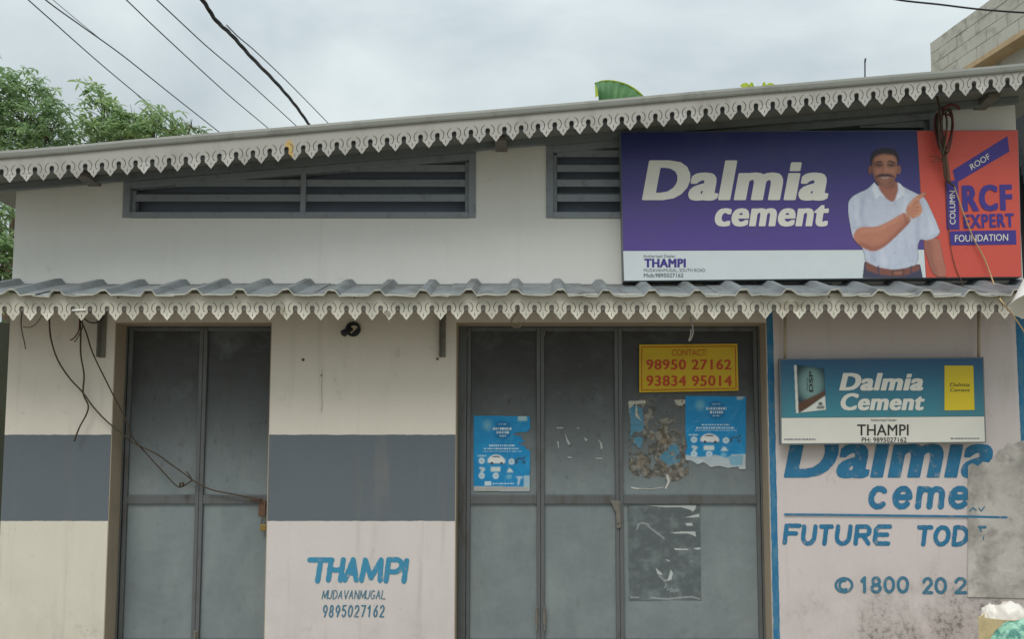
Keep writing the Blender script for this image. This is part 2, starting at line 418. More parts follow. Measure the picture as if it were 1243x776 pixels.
def boldtext(s, quad, Y, m, parent, bold, space, name, label, ky=2.3):
    cu = bpy.data.curves.new('txt', 'FONT'); cu.body = s; cu.size = 1; cu.space_character = space+bold*1.3; cu.resolution_u = 4; cu.fill_mode = 'NONE'
    ob = bpy.data.objects.new('txt', cu); C.objects.link(ob)
    dg = bpy.context.evaluated_depsgraph_get(); dg.update()
    me = bpy.data.meshes.new_from_object(ob.evaluated_get(dg)); bpy.data.objects.remove(ob); bpy.data.curves.remove(cu)
    v = np.array([q.co[:2] for q in me.vertices])*np.array([1, ky]); segs = [(v[e.vertices[0]], v[e.vertices[1]]) for e in me.edges]
    par = list(range(len(v)))
    def find(a):
        while par[a] != a: a = par[a]
        return a
    for e in me.edges: par[find(e.vertices[0])] = find(e.vertices[1])
    comp = {}
    for q in range(len(v)): comp.setdefault(find(q), []).append(q)
    for q in comp.values():                         # the round dot of an i becomes a square one
        a, b = v[q].min(0), v[q].max(0)
        if len(q) > 6 and b[0]-a[0] < .2 and (b[1]-a[1])/ky < .2 and a[1]/ky > .45:
            segs = [sg for sg in segs if not any(np.allclose(sg[0], v[z]) for z in q)]
            c = [(a[0]+.02, a[1]), (b[0]-.02, a[1]), (b[0]-.02, b[1]+.02), (a[0]+.02, b[1]+.02)]
            segs += [(np.array(c[z]), np.array(c[(z+1) % 4])) for z in range(4)]
    mn, mx_ = v.min(0)-bold, v.max(0)+bold; st = .015
    xs_ = np.arange(mn[0]-st, mx_[0]+2*st, st); ys_ = np.arange(mn[1]-st, mx_[1]+2*st, st*ky*.8); XX, YY = np.meshgrid(xs_, ys_)
    ins = np.zeros(XX.shape, bool)
    for (xi, yi), (xj, yj) in segs:
        if yi != yj: ins ^= ((yi > YY) != (yj > YY)) & (XX < (xj-xi)*(YY-yi)/(yj-yi)+xi)
    E = segdist(XX, YY, segs); Q = np.full(XX.shape, 1e9); best = np.full(XX.shape, 1e9)
    for (ax, ay), (bx, by) in segs:                 # squarish growth keeps the corners sharp
        dx, dy = bx-ax, by-ay; t = np.clip(((XX-ax)*dx+(YY-ay)*dy)/(dx*dx+dy*dy+1e-12), 0, 1); ex, ey = np.abs(XX-ax-t*dx), np.abs(YY-ay-t*dy)
        d2 = ex*ex+ey*ey; k = d2 < best; best = np.where(k, d2, best); Q = np.where(k, (ex**5+ey**5)**.2, Q)
    F = np.where(ins, E, -Q)+bold
    bl, br, tr, tl = [np.array(q, float) for q in quad]
    def fn(x, y):
        u = (x-mn[0])/(mx_[0]-mn[0]); w = (y-mn[1])/(mx_[1]-mn[1]); q = (bl*(1-u)+br*u)*(1-w)+(tl*(1-u)+tr*u)*w
        return P(q[0], q[1], Y)
    return contour(F, xs_, ys_, fn, name, m, parent, label)

# text that fills a four-cornered patch of the picture plane Y (bl, br, tr, tl in picture points)
def text(s, quad, Y, m, parent, bold=0.0, space=1.0, name='lettering', line=1.0, label=None):
    if bold > .004: return boldtext(s, quad, Y, m, parent, bold, space, name, label)
    cu = bpy.data.curves.new('txt', 'FONT'); cu.body = s; cu.size = 1; cu.offset = bold; cu.space_character = space
    cu.resolution_u = 5; cu.fill_mode = 'FRONT'; cu.align_x = 'LEFT'
    ob = bpy.data.objects.new('txt', cu); C.objects.link(ob)
    dg = bpy.context.evaluated_depsgraph_get(); dg.update()
    me = bpy.data.meshes.new_from_object(ob.evaluated_get(dg)); bpy.data.objects.remove(ob); bpy.data.curves.remove(cu)
    a = np.array([v.co[:] for v in me.vertices]); mn, mxx = a.min(0), a.max(0)
    bl, br, tr, tl = [np.array(q, float) for q in quad]
    for v in me.vertices:
        u = (v.co.x-mn[0])/(mxx[0]-mn[0]); w = (v.co.y-mn[1])/(mxx[1]-mn[1])
        q = (bl*(1-u)+br*u)*(1-w)+(tl*(1-u)+tr*u)*w
        v.co = P(q[0], q[1], Y)
    me.name = name; me.materials.clear(); me.materials.append(m); me.update()
    return link(name, me, parent, label)
def box4(x0, y0, x1, y1, sh=0): return [(x0, y1), (x1-sh, y1), (x1, y0), (x0+sh, y0)]

# brush lettering: every glyph is a few strokes in a unit box (y up)
def arc(cx, cy, rx, ry, a0, a1, n=12):
    return [(cx+rx*math.cos(math.radians(a0+(a1-a0)*i/n)), cy+ry*math.sin(math.radians(a0+(a1-a0)*i/n))) for i in range(n+1)]
G = {
 'T': [[(0,1),(1,1)],[(.5,1),(.5,0)]], 'H': [[(0,1),(0,0)],[(1,1),(1,0)],[(0,.5),(1,.5)]],
 'A': [[(0,0),(.5,1),(1,0)],[(.22,.36),(.78,.36)]], 'M': [[(0,0),(.08,1),(.5,.12),(.92,1),(1,0)]],
 'P': [[(0,0),(0,1),(.6,1)]+arc(.6,.72,.38,.28,90,-90)+[(0,.44)]], 'I': [[(.5,1),(.5,0)]],
 'U': [[(0,1)]+arc(.5,.4,.5,.4,180,360)+[(1,1)]], 'D': [[(0,0),(0,1),(.35,1)]+arc(.35,.5,.62,.5,90,-90)+[(0,0)]],
 'V': [[(0,1),(.5,0),(1,1)]], 'N': [[(0,0),(0,1),(1,0),(1,1)]],
 'G': [arc(.5,.5,.5,.5,50,330)+[(.95,.45),(.55,.45)]], 'L': [[(0,1),(0,0),(1,0)]],
 'F': [[(0,0),(0,1),(1,1)],[(0,.55),(.8,.55)]], 'R': [[(0,0),(0,1),(.6,1)]+arc(.6,.74,.38,.26,90,-90)+[(0,.48)],[(.5,.48),(1,0)]],
 'E': [[(1,1),(.2,1),(0,.82),(0,.18),(.2,0),(1,0)],[(0,.52),(.85,.52)]], 'O': [arc(.5,.5,.5,.5,0,360,22)],
 'c': [arc(.5,.5,.5,.5,48,312,16)], 'e': [[(.04,.52),(.98,.52)]+arc(.5,.5,.49,.5,5,318,18)],
 'm': [[(0,0),(0,1)],[(0,.7)]+arc(.26,.7,.24,.28,160,0,8)+[(.5,0)],[(.5,.7)]+arc(.75,.7,.24,.28,160,0,8)+[(1,0)]],
 '0': [arc(.5,.5,.48,.5,0,360,20)], '1': [[(.15,.75),(.55,1),(.55,0)]],
 '2': [arc(.5,.7,.45,.3,170,-20,10)+[(.05,0),(1,0)]], '5': [[(.95,1),(.15,1),(.1,.58)]+arc(.48,.32,.45,.32,110,-150,12)],
 '6': [[(.75,1),(.2,.55)]+arc(.5,.3,.42,.3,150,-210,16)], '7': [[(0,1),(1,1),(.4,0)]],
 '8': [arc(.5,.74,.36,.26,-90,270,14),arc(.5,.24,.45,.26,90,450,16)], '9': [arc(.5,.68,.42,.32,-20,340,16)+[(.92,.6),(.5,0)]],
 '(': [arc(.5,.5,.5,.5,0,360,24)],
}
def ribbon(mb, pts, r, Y):
    """a brush stroke: mitred ribbon with round ends, on plane Y (picture points)."""
    q = [np.array(p, float) for p in pts]
    q2 = [q[0]]
    for p in q[1:]:
        if np.linalg.norm(p-q2[-1]) > 1e-6: q2.append(p)
    q = q2; n = len(q)
    closed = np.linalg.norm(q[0]-q[-1]) < 1e-3 and n > 3
    Lf, Rt = [], []
    for i in range(n):
        a = q[i]-q[i-1] if i > 0 else (q[0]-q[-2] if closed else None)
        b = q[i+1]-q[i] if i < n-1 else (q[1]-q[0] if closed else None)
        if a is None: a = b
        if b is None: b = a
        a = a/np.linalg.norm(a); b = b/np.linalg.norm(b)
        t = a+b
        if np.linalg.norm(t) < .3: t = np.array([-a[1], a[0]])*.5+b*.5
        t /= np.linalg.norm(t); nn = np.array([-t[1], t[0]])
        k = min(1/max(abs(np.dot(nn, np.array([-a[1], a[0]]))), .45), 1.9)
        Lf.append(q[i]+nn*r*k); Rt.append(q[i]-nn*r*k)
    if not closed:
        def capf(c, d):
            d = d/np.linalg.norm(d); a0 = math.atan2(d[1], d[0])
            return [c+r*np.array([math.cos(a0+x), math.sin(a0+x)]) for x in (1.0, .5, 0, -.5, -1.0)]
        poly0 = [Lf[0]]+capf(q[0], q[0]-q[1])[::-1][::-1]+[Rt[0]]
        poly1 = [Lf[-1]]+capf(q[-1], q[-1]-q[-2])+[Rt[-1]]
        for poly in (poly0, poly1):
            c = sum(poly)/len(poly)
            ang = sorted(poly, key=lambda p: math.atan2(p[1]-c[1], p[0]-c[0]))
            mb.add([P(p[0], p[1], Y) for p in ang], [tuple(range(len(ang)))])
    vs = [P(p[0], p[1], Y) for pr in zip(Lf, Rt) for p in pr]
    mb.add(vs, [(2*i, 2*i+1, 2*i+3, 2*i+2) for i in range(n-1)])
def strokes(glyphs, r, Y, m, parent, slant=0.0, name='painted_lettering', jit=.0, label=None):
    """glyphs: list of (char, x0, y0(top), x1, y1(bottom)) in picture points."""
    rnd = random.Random(5); segs = []
    for ch, x0, y0, x1, y1 in glyphs:
        for st in G[ch]:
            pts = []
            for (u, v) in st:
                x = x0+r+(x1-x0-2*r)*u; y = y1-r-(y1-y0-2*r)*v
                x += slant*((y1+y0)/2-y)+rnd.uniform(-jit, jit); y += rnd.uniform(-jit, jit)
                pts.append((x, y))
            segs += list(zip(pts[:-1], pts[1:]))
    a = np.array([p for sg in segs for p in sg]); st = max(r*.42, .3)
    xs_ = np.arange(a[:,0].min()-r-st, a[:,0].max()+r+2*st, st); ys_ = np.arange(a[:,1].min()-r-st, a[:,1].max()+r+2*st, st)
    XX, YY = np.meshgrid(xs_, ys_); F = r*(1+.10*np.sin(XX*.9+YY*.7)*np.sin(YY*1.1))-segdist(XX, YY, segs)
    return contour(F, xs_, ys_, lambda x, y: P(x, y, Y), name, m, parent, label)
def row(s, xs, y0, y1, w):
    return [(ch, x, y0, x+w, y1) for ch, x in zip(s, xs)]

# printed pictures: a fine grid of points, painted with numpy
class Canvas:
    def __init__(s, x0, y0, x1, y1, step, col=(0, 0, 0), alpha=0.0):
        s.x0, s.y0, s.x1, s.y1 = x0, y0, x1, y1
        s.nx = int((x1-x0)/step)+1; s.ny = int((y1-y0)/step)+1; s.st = step
        s.X, s.Y = np.meshgrid(np.linspace(x0, x1, s.nx), np.linspace(y0, y1, s.ny))
        s.c = np.zeros((s.ny, s.nx, 3)); s.c[:] = lin(col)[:3] if isinstance(col, str) else col
        s.a = np.full((s.ny, s.nx), alpha)
    def blur(s, m, px):
        r = max(int(round(px/s.st)), 0)
        if r < 1: return m
        for ax in (0, 1):
            for _ in range(2):
                k = np.ones(2*r+1)/(2*r+1)
                m = np.apply_along_axis(lambda v: np.convolve(np.pad(v, r, 'edge'), k, 'valid'), ax, m)
        return m
    def put(s, m, col, op=1.0, cut=True):
        c = np.array(lin(col)[:3] if isinstance(col, str) else col); m = (m*op)[..., None]
        s.c = s.c*(1-m)+c*m
        if cut: s.a = np.maximum(s.a, m[..., 0])
    def inside(s, poly):
        poly = np.array(poly, float); r = np.zeros(s.X.shape, bool); j = len(poly)-1
        for i in range(len(poly)):
            xi, yi = poly[i]; xj, yj = poly[j]
            if yi != yj:
                r ^= ((yi > s.Y) != (yj > s.Y)) & (s.X < (xj-xi)*(s.Y-yi)/(yj-yi)+xi)
            j = i
        return r.astype(float)
    def poly(s, pts, col, blur=0.35, op=1.0, clip=None, cut=True, smooth=0):
        for _ in range(smooth):
            q = []
            for i in range(len(pts)):
                a, b = np.array(pts[i]), np.array(pts[(i+1) % len(pts)]); q += [tuple(a*.75+b*.25), tuple(a*.25+b*.75)]
            pts = q
        m = s.blur(s.inside(pts), blur)
        if clip is not None: m = m*clip
        s.put(m, col, op, cut); return m
    def ell(s, cx, cy, rx, ry, col, blur=.4, op=1.0, clip=None, rot=0, cut=True):
        a = math.radians(rot); dx, dy = s.X-cx, s.Y-cy
        u = (dx*math.cos(a)+dy*math.sin(a))/rx; v = (-dx*math.sin(a)+dy*math.cos(a))/ry
        m = s.blur((u*u+v*v < 1).astype(float), blur)
        if clip is not None: m = m*clip
        s.put(m, col, op, cut); return m
    def line(s, pts, w, col, op=1.0, blur=.3, clip=None, cut=True):
        m = np.zeros(s.X.shape)
        for (ax, ay), (bx, by) in zip(pts[:-1], pts[1:]):
            dx, dy = bx-ax, by-ay; L2 = dx*dx+dy*dy+1e-9
            t = np.clip(((s.X-ax)*dx+(s.Y-ay)*dy)/L2, 0, 1)
            m = np.maximum(m, ((s.X-ax-t*dx)**2+(s.Y-ay-t*dy)**2 < (w/2)**2).astype(float))
        m = s.blur(m, blur)
        if clip is not None: m = m*clip
        s.put(m, col, op, cut)
    def noise(s, seed, cell):
        r = np.random.RandomState(seed); out_ = np.zeros(s.X.shape); amp = 1; tot = 0
        for o in range(4):
            c = cell/2**o; gx = int((s.x1-s.x0)/c)+3; gy = int((s.y1-s.y0)/c)+3; g = r.rand(gy, gx)
            fx = (s.X-s.x0)/c; fy = (s.Y-s.y0)/c; ix, iy = fx.astype(int), fy.astype(int); tx, ty = fx-ix, fy-iy
            tx = tx*tx*(3-2*tx); ty = ty*ty*(3-2*ty)
            v = (g[iy, ix]*(1-tx)+g[iy, ix+1]*tx)*(1-ty)+(g[iy+1, ix]*(1-tx)+g[iy+1, ix+1]*tx)*ty
            out_ += amp*v; tot += amp; amp *= .55
        return out_/tot
    def build(s, name, Y, parent=None, label=None, relief=None):
        n = s.nx*s.ny; u = (s.X-PPX)/FPX; v = (PPY-s.Y)/FPX
        dy = math.cos(PITCH)-v*math.sin(PITCH); dz = math.sin(PITCH)+v*math.cos(PITCH)
        Yv = np.full(s.X.shape, float(Y)) if relief is None else Y-relief
        t = (Yv+DIST)/dy; co = np.stack([u*t, Yv, EYE+dz*t], -1).reshape(-1, 3)
        ii, jj = np.meshgrid(np.arange(s.ny-1), np.arange(s.nx-1), indexing='ij')
        al = (s.a[:-1, :-1]+s.a[1:, :-1]+s.a[:-1, 1:]+s.a[1:, 1:])/4
        k = al.ravel() > .5; i0 = (ii*s.nx+jj).ravel()[k]
        q = np.stack([i0+s.nx, i0+s.nx+1, i0+1, i0], -1)
        used = np.unique(q); remap = -np.ones(n, int); remap[used] = np.arange(len(used)); q = remap[q]
        me = bpy.data.meshes.new(name); me.vertices.add(len(used)); me.vertices.foreach_set('co', co[used].ravel())
        me.loops.add(q.size); me.loops.foreach_set('vertex_index', q.ravel().astype(np.int32))
        me.polygons.add(len(q)); me.polygons.foreach_set('loop_start', (np.arange(len(q))*4).astype(np.int32))
        me.update(calc_edges=True)
        at = me.color_attributes.new('print', 'FLOAT_COLOR', 'POINT')
        rgba = np.concatenate([s.c.reshape(-1, 3)[used], np.ones((len(used), 1))], 1)
        at.data.foreach_set('color', rgba.ravel()); me.materials.append(M['print'])
        return link(name, me, parent, label)

# ================================================================ ground
g = MB(); g.add([(-150,-150,0),(150,-150,0),(150,150,0),(-150,150,0)], [(0,1,2,3)])
tag(g.build('ground', M['ground']), kind='structure')

# ================================================================ the shop building
XL = PX(12, 395); XR = PX(1247, 450)
XRU = PX(1232, 125)
ZAW = PZ(350)                       # where the awning meets the wall
YF = -.49                           # plane of both fascia boards
def roofz(x, Y=YF):                 # top line of the upper roof edge, measured on the fascia plane
    return np.interp(x, [P(0,184,YF).x, P(400,150,YF).x, P(823,114,YF).x, P(1243,77,YF).x], [P(0,184,YF).z, P(400,150,YF).z, P(823,114,YF).z, P(1243,77,YF).z]) if P(0,184,YF).x <= x <= P(1243,77,YF).x else \
        P(0,184,YF).z+(x-P(0,184,YF).x)*((P(1243,77,YF).z-P(0,184,YF).z)/(P(1243,77,YF).x-P(0,184,YF).x))
SOF = .075                          # soffit lies this far below the top line
shop = thing('shop_building', (0, .1, 0), 'cream and grey one storey shop with two folding steel doors, vents and a corrugated awning', 'building')

d1l, d1r = PX(140, 395), PX(330, 397)
d2l, d2r = PX(553.5, 450), PX(930, 400)
ZD = PZ(391.5)                      # door openings' top on the wall face
w1 = [PX(150, 240), PX(577.5, 240)]; w2 = [PX(663, 240), PX(1136, 150)]
ZW0 = PZ(264.5)
def wt(x): return roofz(x)-SOF-.035
outer = [(XL,0),(d1l,0),(d1l,ZD),(d1r,ZD),(d1r,0),(d2l,0),(d2l,ZD),(d2r,ZD),(d2r,0),(XR,0),(XR,ZAW+.02),(XRU,ZAW+.02),
         (XRU,roofz(XRU)-SOF)]+[(x, roofz(x)-SOF) for x in np.linspace(XRU, XL, 14)[1:]]
holes = []
for a, b in (w1, w2):
    holes.append([(a,ZW0),(b,ZW0)]+[(x, wt(x)) for x in np.linspace(b, a, 7)])
me = filled([outer]+holes, .11, lambda a, b, d: Vector((a, .11-d, b)))
me.materials.append(M['wall']); wall = link('front_wall', me, shop)
b = MB()
b.box(XL, XL+.2, .222, 4.2, 0, roofz(XL)-SOF); b.build('side_wall', M['wall'], shop)
b = MB(); b.box(XRU-.2, XRU, .222, 4.2, 0, roofz(XRU)-SOF); b.build('side_wall', M['wall'], shop)
b = MB(); b.prism([(XL,0),(XRU,0),(XRU,roofz(XRU)-SOF-.004),(XL,roofz(XL)-SOF-.004)], 4.202, 4.4); b.build('back_wall', M['wall'], shop)
b = MB(); b.box(XL+.203, XRU-.203, .30, .34, .005, 3.2); b.build('inner_partition', M['dark'], shop)
b = MB(); b.box(XL+.203, XRU-.203, .224, .298, ZAW-.12, ZAW-.08); b.build('loft_floor', M['dark'], shop)

# door surrounds (lining of the openings)
def lining(x0, x1):
    o = MB()
    o.box(x0+.0005, x0+.006, .001, .219, .004, ZD-.0005); o.box(x1-.006, x1-.0005, .001, .219, .004, ZD-.0005)
    o.box(x0+.0065, x1-.0065, .001, .219, ZD-.006, ZD-.0007)
    return o.build('door_surround', M['jamb'], shop)
lining(d1l, d1r); lining(d2l, d2r)

# --- doors
DY = .19                            # plane of the door sheets
def bar(mb, x0, x1, z0, z1, y0, y1): mb.box(x0, x1, y0, y1, z0, z1)
ZT = PZ(398, DY); ZM0, ZM1 = PZ(612, DY), PZ(601, DY)
def leaf(door, xa, xb, fw=.03, depth=.028):
    lf = MB(); y1 = DY-.001; y0 = DY-depth
    zb = .03
    bar(lf, xa, xa+fw, zb, ZT, y0, y1); bar(lf, xb-fw, xb, zb, ZT, y0, y1)
    for z0, z1 in ((ZT-.03, ZT), (ZM0, ZM1), (zb, zb+.05)): bar(lf, xa+fw+.0004, xb-fw-.0004, z0, z1, y0+.003, y1)
    l = lf.build('leaf_frame', M['doorframe'], door); bevel(l, .004)
    for z0, z1 in ((zb+.0504, ZM0-.0004), (ZM1+.0004, ZT-.0304)):
        # pressed sheet, with a shallow raised margin
        s = MB(); x0, x1 = xa+fw+.0004, xb-fw-.0004; m_ = .014
        nx, nz_ = 10, 14; vs = []; rnd = random.Random(int(xa*1000+z0*77))
        for j in range(nz_+1):
            for i in range(nx+1):
                x = x0+(x1-x0)*i/nx; z = z0+(z1-z0)*j/nz_
                dmp = 0 if i in (0, nx) or j in (0, nz_) else rnd.uniform(-.0022, .0022)+.004*math.sin(math.pi*i/nx)*math.sin(math.pi*j/nz_)
                vs.append((x, DY-.006-dmp, z))
        fs = [(j*(nx+1)+i, j*(nx+1)+i+1, (j+1)*(nx+1)+i+1, (j+1)*(nx+1)+i) for j in range(nz_) for i in range(nx)]
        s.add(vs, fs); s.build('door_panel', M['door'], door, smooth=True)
    return l
xs = lambda p, q=500: PX(p, q, DY)
def door_thing(label, spans, fr_l, fr_r):
    d = thing_part('folding_door', shop, label)
    f = MB()
    f.box(fr_l[0], fr_l[1], DY-.036, DY+.01, .01, ZT+.02); f.box(fr_r[0], fr_r[1], DY-.036, DY+.01, .01, ZT+.02)
    f.box(fr_l[1]+.0005, fr_r[0]-.0005, DY-.036, DY+.01, ZT+.002, ZT+.02)
    bevel(f.build('door_frame', M['doorframe'], d), .003)
    for a, b_ in spans: leaf(d, a, b_)
    return d
def thing_part(name, parent, label=None):
    # a part made of pieces: its own mesh is the threshold strip, its pieces hang below it
    me = bpy.data.meshes.new(name); o = link(name, me, parent, label); return o
def threshold(o, x0, x1):
    bm = MB(); bm.box(x0, x1, DY-.05, DY+.02, 0.003, .028)
    me = o.data; me.from_pydata(bm.v, [], bm.f); me.materials.append(M['doorframe']); me.update()
dl = xs(149.5, 560)
door1 = door_thing('narrow two-leaf grey steel door on the left', [(xs(156, 500)-.004, xs(246.2)-.001), (xs(246.2)+.001, PX(338, 500, DY))], (d1l+.007, xs(155.5, 500)-.008), (PX(338.3, 500, DY), PX(342, 500, DY)))
threshold(door1, d1l+.007, d1r-.007)
door2 = door_thing('wide three-leaf grey steel door carrying posters', [(xs(567), xs(656)-.001), (xs(656)+.001, xs(750.5)-.001), (xs(750.5)+.001, xs(919.5))], (d2l+.007, xs(566.6)), (xs(920), d2r-.007))
threshold(door2, d2l+.007, d2r-.007)
# latch and tower bolts
lt = MB(); lt.prism([(P(740,607,DY).x,P(740,607,DY).z),(P(752,608,DY).x,P(752,608,DY).z),(P(753,640,DY).x,P(753,640,DY).z),(P(748,641,DY).x,P(748,641,DY).z),(P(747,622,DY).x,P(747,622,DY).z)][::-1], DY-.040, DY-.0285)
lt.tube([P(750, 634, DY-.043), P(750, 634, DY-.055)], .008, 8)
lt.build('door_latch', M['iron'], door2)
for px in (651.5, 661):
    tb = MB(); z0, z1 = PZ(757, DY), PZ(736, DY); x = PX(px, 745, DY)
    tb.tube([(x, DY-.036, z0-.05), (x, DY-.036, z1)], .006, 8); tb.box(x-.012, x+.012, DY-.034, DY-.0285, z0, z1-.03)
    tb.tube([(x, DY-.036, z1-.01), (x+.0, DY-.056, z1-.01)], .005, 6)
    tb.build('tower_bolt', M['iron'], door2)
tb = MB(); x = PX(240, 768, DY); tb.box(x-.016, x+.016, DY-.036, DY-.0285, PZ(776, DY), PZ(765, DY)); tb.tube([(x, DY-.042, PZ(800, DY)), (x, DY-.042, PZ(766, DY))], .006, 8); tb.build('tower_bolt', M['iron'], door1)
for (px, py) in ((567.5, 406), (661, 404)):
    h = MB(); p = P(px, py, DY-.03); h.tube([p+Vector((0,0,-.025)), p+Vector((0,0,.02))], .006, 8); h.build('hinge', M['iron'], door2)
# hasp bar (closed with the padlock)
h = MB(); a, c = P(303, 607.5, DY-.034), P(326, 608.5, DY-.034)
h.tube([a, c], .0045, 8); h.box(P(316,610,DY).x, P(324,610,DY).x, DY-.036, DY-.029, PZ(627, DY), PZ(607, DY)); h.build('hasp', M['rust'], door1)
pl = thing('padlock', P(320, 645, DY-.045), 'small brass padlock hanging from the hasp of the narrow left door', 'padlock')
q = MB(); p = P(319.6, 645, DY-.045); q.box(p.x-.024, p.x+.024, p.y-.009, p.y+.009, p.z, p.z+.05); bevel(q.build('lock_body', M['brass'], pl), .006, 3)
q = MB(); q.tube([(p.x-.014, p.y, p.z+.0505), (p.x-.014, p.y, p.z+.085)]+[(p.x-.014*math.cos(t), p.y, p.z+.085+.014*math.sin(t)) for t in np.linspace(.3, math.pi-.3, 6)]+[(p.x+.014, p.y, p.z+.085), (p.x+.014, p.y, p.z+.0505)], .004, 6)
q.build('shackle', M['iron'], pl, smooth=True)

# --- louvred vents
def vent(x0, x1, mull, label):
    f = MB(); fw = .055; y0, y1 = -.012, .07
    f.box(x0-.0, x0+fw, y0, y1, ZW0, wt(x0+fw)-.004); f.box(x1-fw, x1, y0, y1, ZW0, wt(x1-fw)-.004)
    f.box(x0+fw+.0004, x1-fw-.0004, y0, y1, ZW0-.003, ZW0+.045)
    xx = np.linspace(x0+fw+.0004, x1-fw-.0004, 2)
    f.prism([(xx[0], wt(xx[0])-.06),(xx[1], wt(xx[1])-.06),(xx[1], wt(xx[1])-.006),(xx[0], wt(xx[0])-.006)], y0, y1)
    v = f.build('ventilation_window', M['vent'], shop, label=label); bevel(v, .003)
    for q0, q1 in ((x0+fw+.001, x0+fw+.03), (x1-fw-.03, x1-fw-.001)): iw = MB(); iw.box(q0, q1, .02, .075, ZW0+.046, wt(q0)-.07); iw.build('inner_frame', M['vent'], v)
    bb = MB(); bb.prism([(x0+.002, ZW0+.002), (x1-.002, ZW0+.002), (x1-.002, wt(x1)-.004), (x0+.002, wt(x0)-.004)], .115, .125); bb.build('gap_tone_board', M['dark'], v)  # board added behind the slats to keep the gaps from going black
    z = PZ(241.5, .03)-.026
    top = max(wt(x0), wt(x1))
    while z < top:
        # a slanting slat, cut off where it would cross the sloping head
        a, b_ = x0+fw+.031, x1-fw-.031
        if wt(a)-.02 < z+.05:                    # it runs up behind the sloping head
            t = np.linspace(a, b_, 200); ok = [x for x in t if wt(x)-.02 > z+.05]
            if len(ok) < 5: z += .1195; continue
            a = ok[0]
        s = MB(); s.add([(a,.012,z),(b_,.012,z),(b_,.012,z+.056),(a,.012,z+.056),(a,.06,z+.035),(b_,.06,z+.035),(b_,.06,z+.085),(a,.06,z+.085)],
              [(0,1,2,3),(3,2,6,7),(7,6,5,4),(4,5,1,0),(1,5,6,2),(0,3,7,4)])
        s.build('slat', M['vent'], v); z += .1195
    for mx_ in mull:
        s = MB(); s.box(mx_-.02, mx_+.02, -.006, .0115, ZW0+.0455, wt(mx_)-.062); s.build('mullion', M['vent'], v)
    return v
vent(w1[0], w1[1], [PX(368, 240)], 'left louvred vent with a sloping head')
vent(w2[0], w2[1], [PX(800, 240), PX(960, 240)], 'right louvred vent half covered by the big sign')

# --- upper roof: sheets, cap, purlins
xl, xr = PX(-90, 180, YF), PX(1330, 80, YF)
nseg = 9; ex = np.linspace(xl, xr, nseg+1)
for i in range(nseg):
    a, b_ = ex[i]+.0008, ex[i+1]-.0008; s = MB(); t = .02
    za, zb = roofz(a)-SOF, roofz(b_)-SOF
    s.add([(a,YF+.02,za+.004),(b_,YF+.02,zb+.004),(b_,4.7,zb+.004),(a,4.7,za+.004),(a,YF+.02,za+.03),(b_,YF+.02,zb+.03),(b_,4.7,zb+.03),(a,4.7,za+.03)],
          [(0,3,2,1),(4,5,6,7),(0,1,5,4),(1,2,6,5),(2,3,7,6),(3,0,4,7)])
    n = 4
    for k in range(n):     # ribs on the top
        x0 = a+(b_-a)*(k+.35)/n; x1 = x0+.08; z0, z1 = roofz(x0)-SOF+.0303, roofz(x1)-SOF+.0303
        s.add([(x0,YF+.03,z0),(x1,YF+.03,z1),(x1,4.7,z1),(x0,4.7,z0),(x0+.02,YF+.03,z0+.03),(x1-.02,YF+.03,z1+.03),(x1-.02,4.7,z1+.03),(x0+.02,4.7,z0+.03)],
              [(4,5,6,7),(0,1,5,4),(1,2,6,5),(2,3,7,6),(3,0,4,7)])
    s.build('roof_sheet', M['cap'], shop)
capx = np.linspace(xl, xr, 24); cpm = MB()
prof = [(-.012,-.056),(-.016,-.045),(-.018,-.02),(-.012,0),(.04,.004),(.12,.004),(.12,-.002),(.04,-.003),(-.005,-.012),(-.010,-.025),(-.010,-.045),(-.004,-.056)]
vs = []; rnd = random.Random(2)
for x in capx:
    dz = rnd.uniform(-.003, .003)
    vs += [(x, YF+p[0], roofz(x)+p[1]+dz) for p in prof]
n = len(prof); fs = [(i*n+k, i*n+(k+1) % n, (i+1)*n+(k+1) % n, (i+1)*n+k) for i in range(len(capx)-1) for k in range(n)]
cpm.add(vs, fs); cpm.build('roof_edge_cap', M['cap'], shop)
for yy in (-.36, -.06):
    s = MB(); zz = [(x, roofz(x)-SOF) for x in (xl+.2, XRU-.02)]
    vs = [(zz[0][0],yy-.02,zz[0][1]-.05),(zz[1][0],yy-.02,zz[1][1]-.05),(zz[1][0],yy+.02,zz[1][1]-.05),(zz[0][0],yy+.02,zz[0][1]-.05),
          (zz[0][0],yy-.02,zz[0][1]),(zz[1][0],yy-.02,zz[1][1]),(zz[1][0],yy+.02,zz[1][1]),(zz[0][0],yy+.02,zz[0][1])]
    s.add(vs, [(0,3,2,1),(4,5,6,7),(0,1,5,4),(1,2,6,5),(2,3,7,6),(3,0,4,7)]); s.build('purlin', M['steel'], shop)
for (px, py) in ((88, 212), (607, 172), (1217, 112)):
    x = PX(px, py, -.3); z = roofz(x)-SOF-.055
    s = MB(); s.add([(x-.045,-.20,z+.015),(x+.045,-.20,z+.015),(x+.045,-.002,z+.0),(x-.045,-.002,z+.0),(x-.045,-.20,z+.045),(x+.045,-.20,z+.045),(x+.045,-.002,z+.04),(x-.045,-.002,z+.04)],
        [(0,3,2,1),(4,5,6,7),(0,1,5,4),(1,2,6,5),(2,3,7,6),(3,0,4,7)]); s.build('rafter_end', M['iron'], shop)

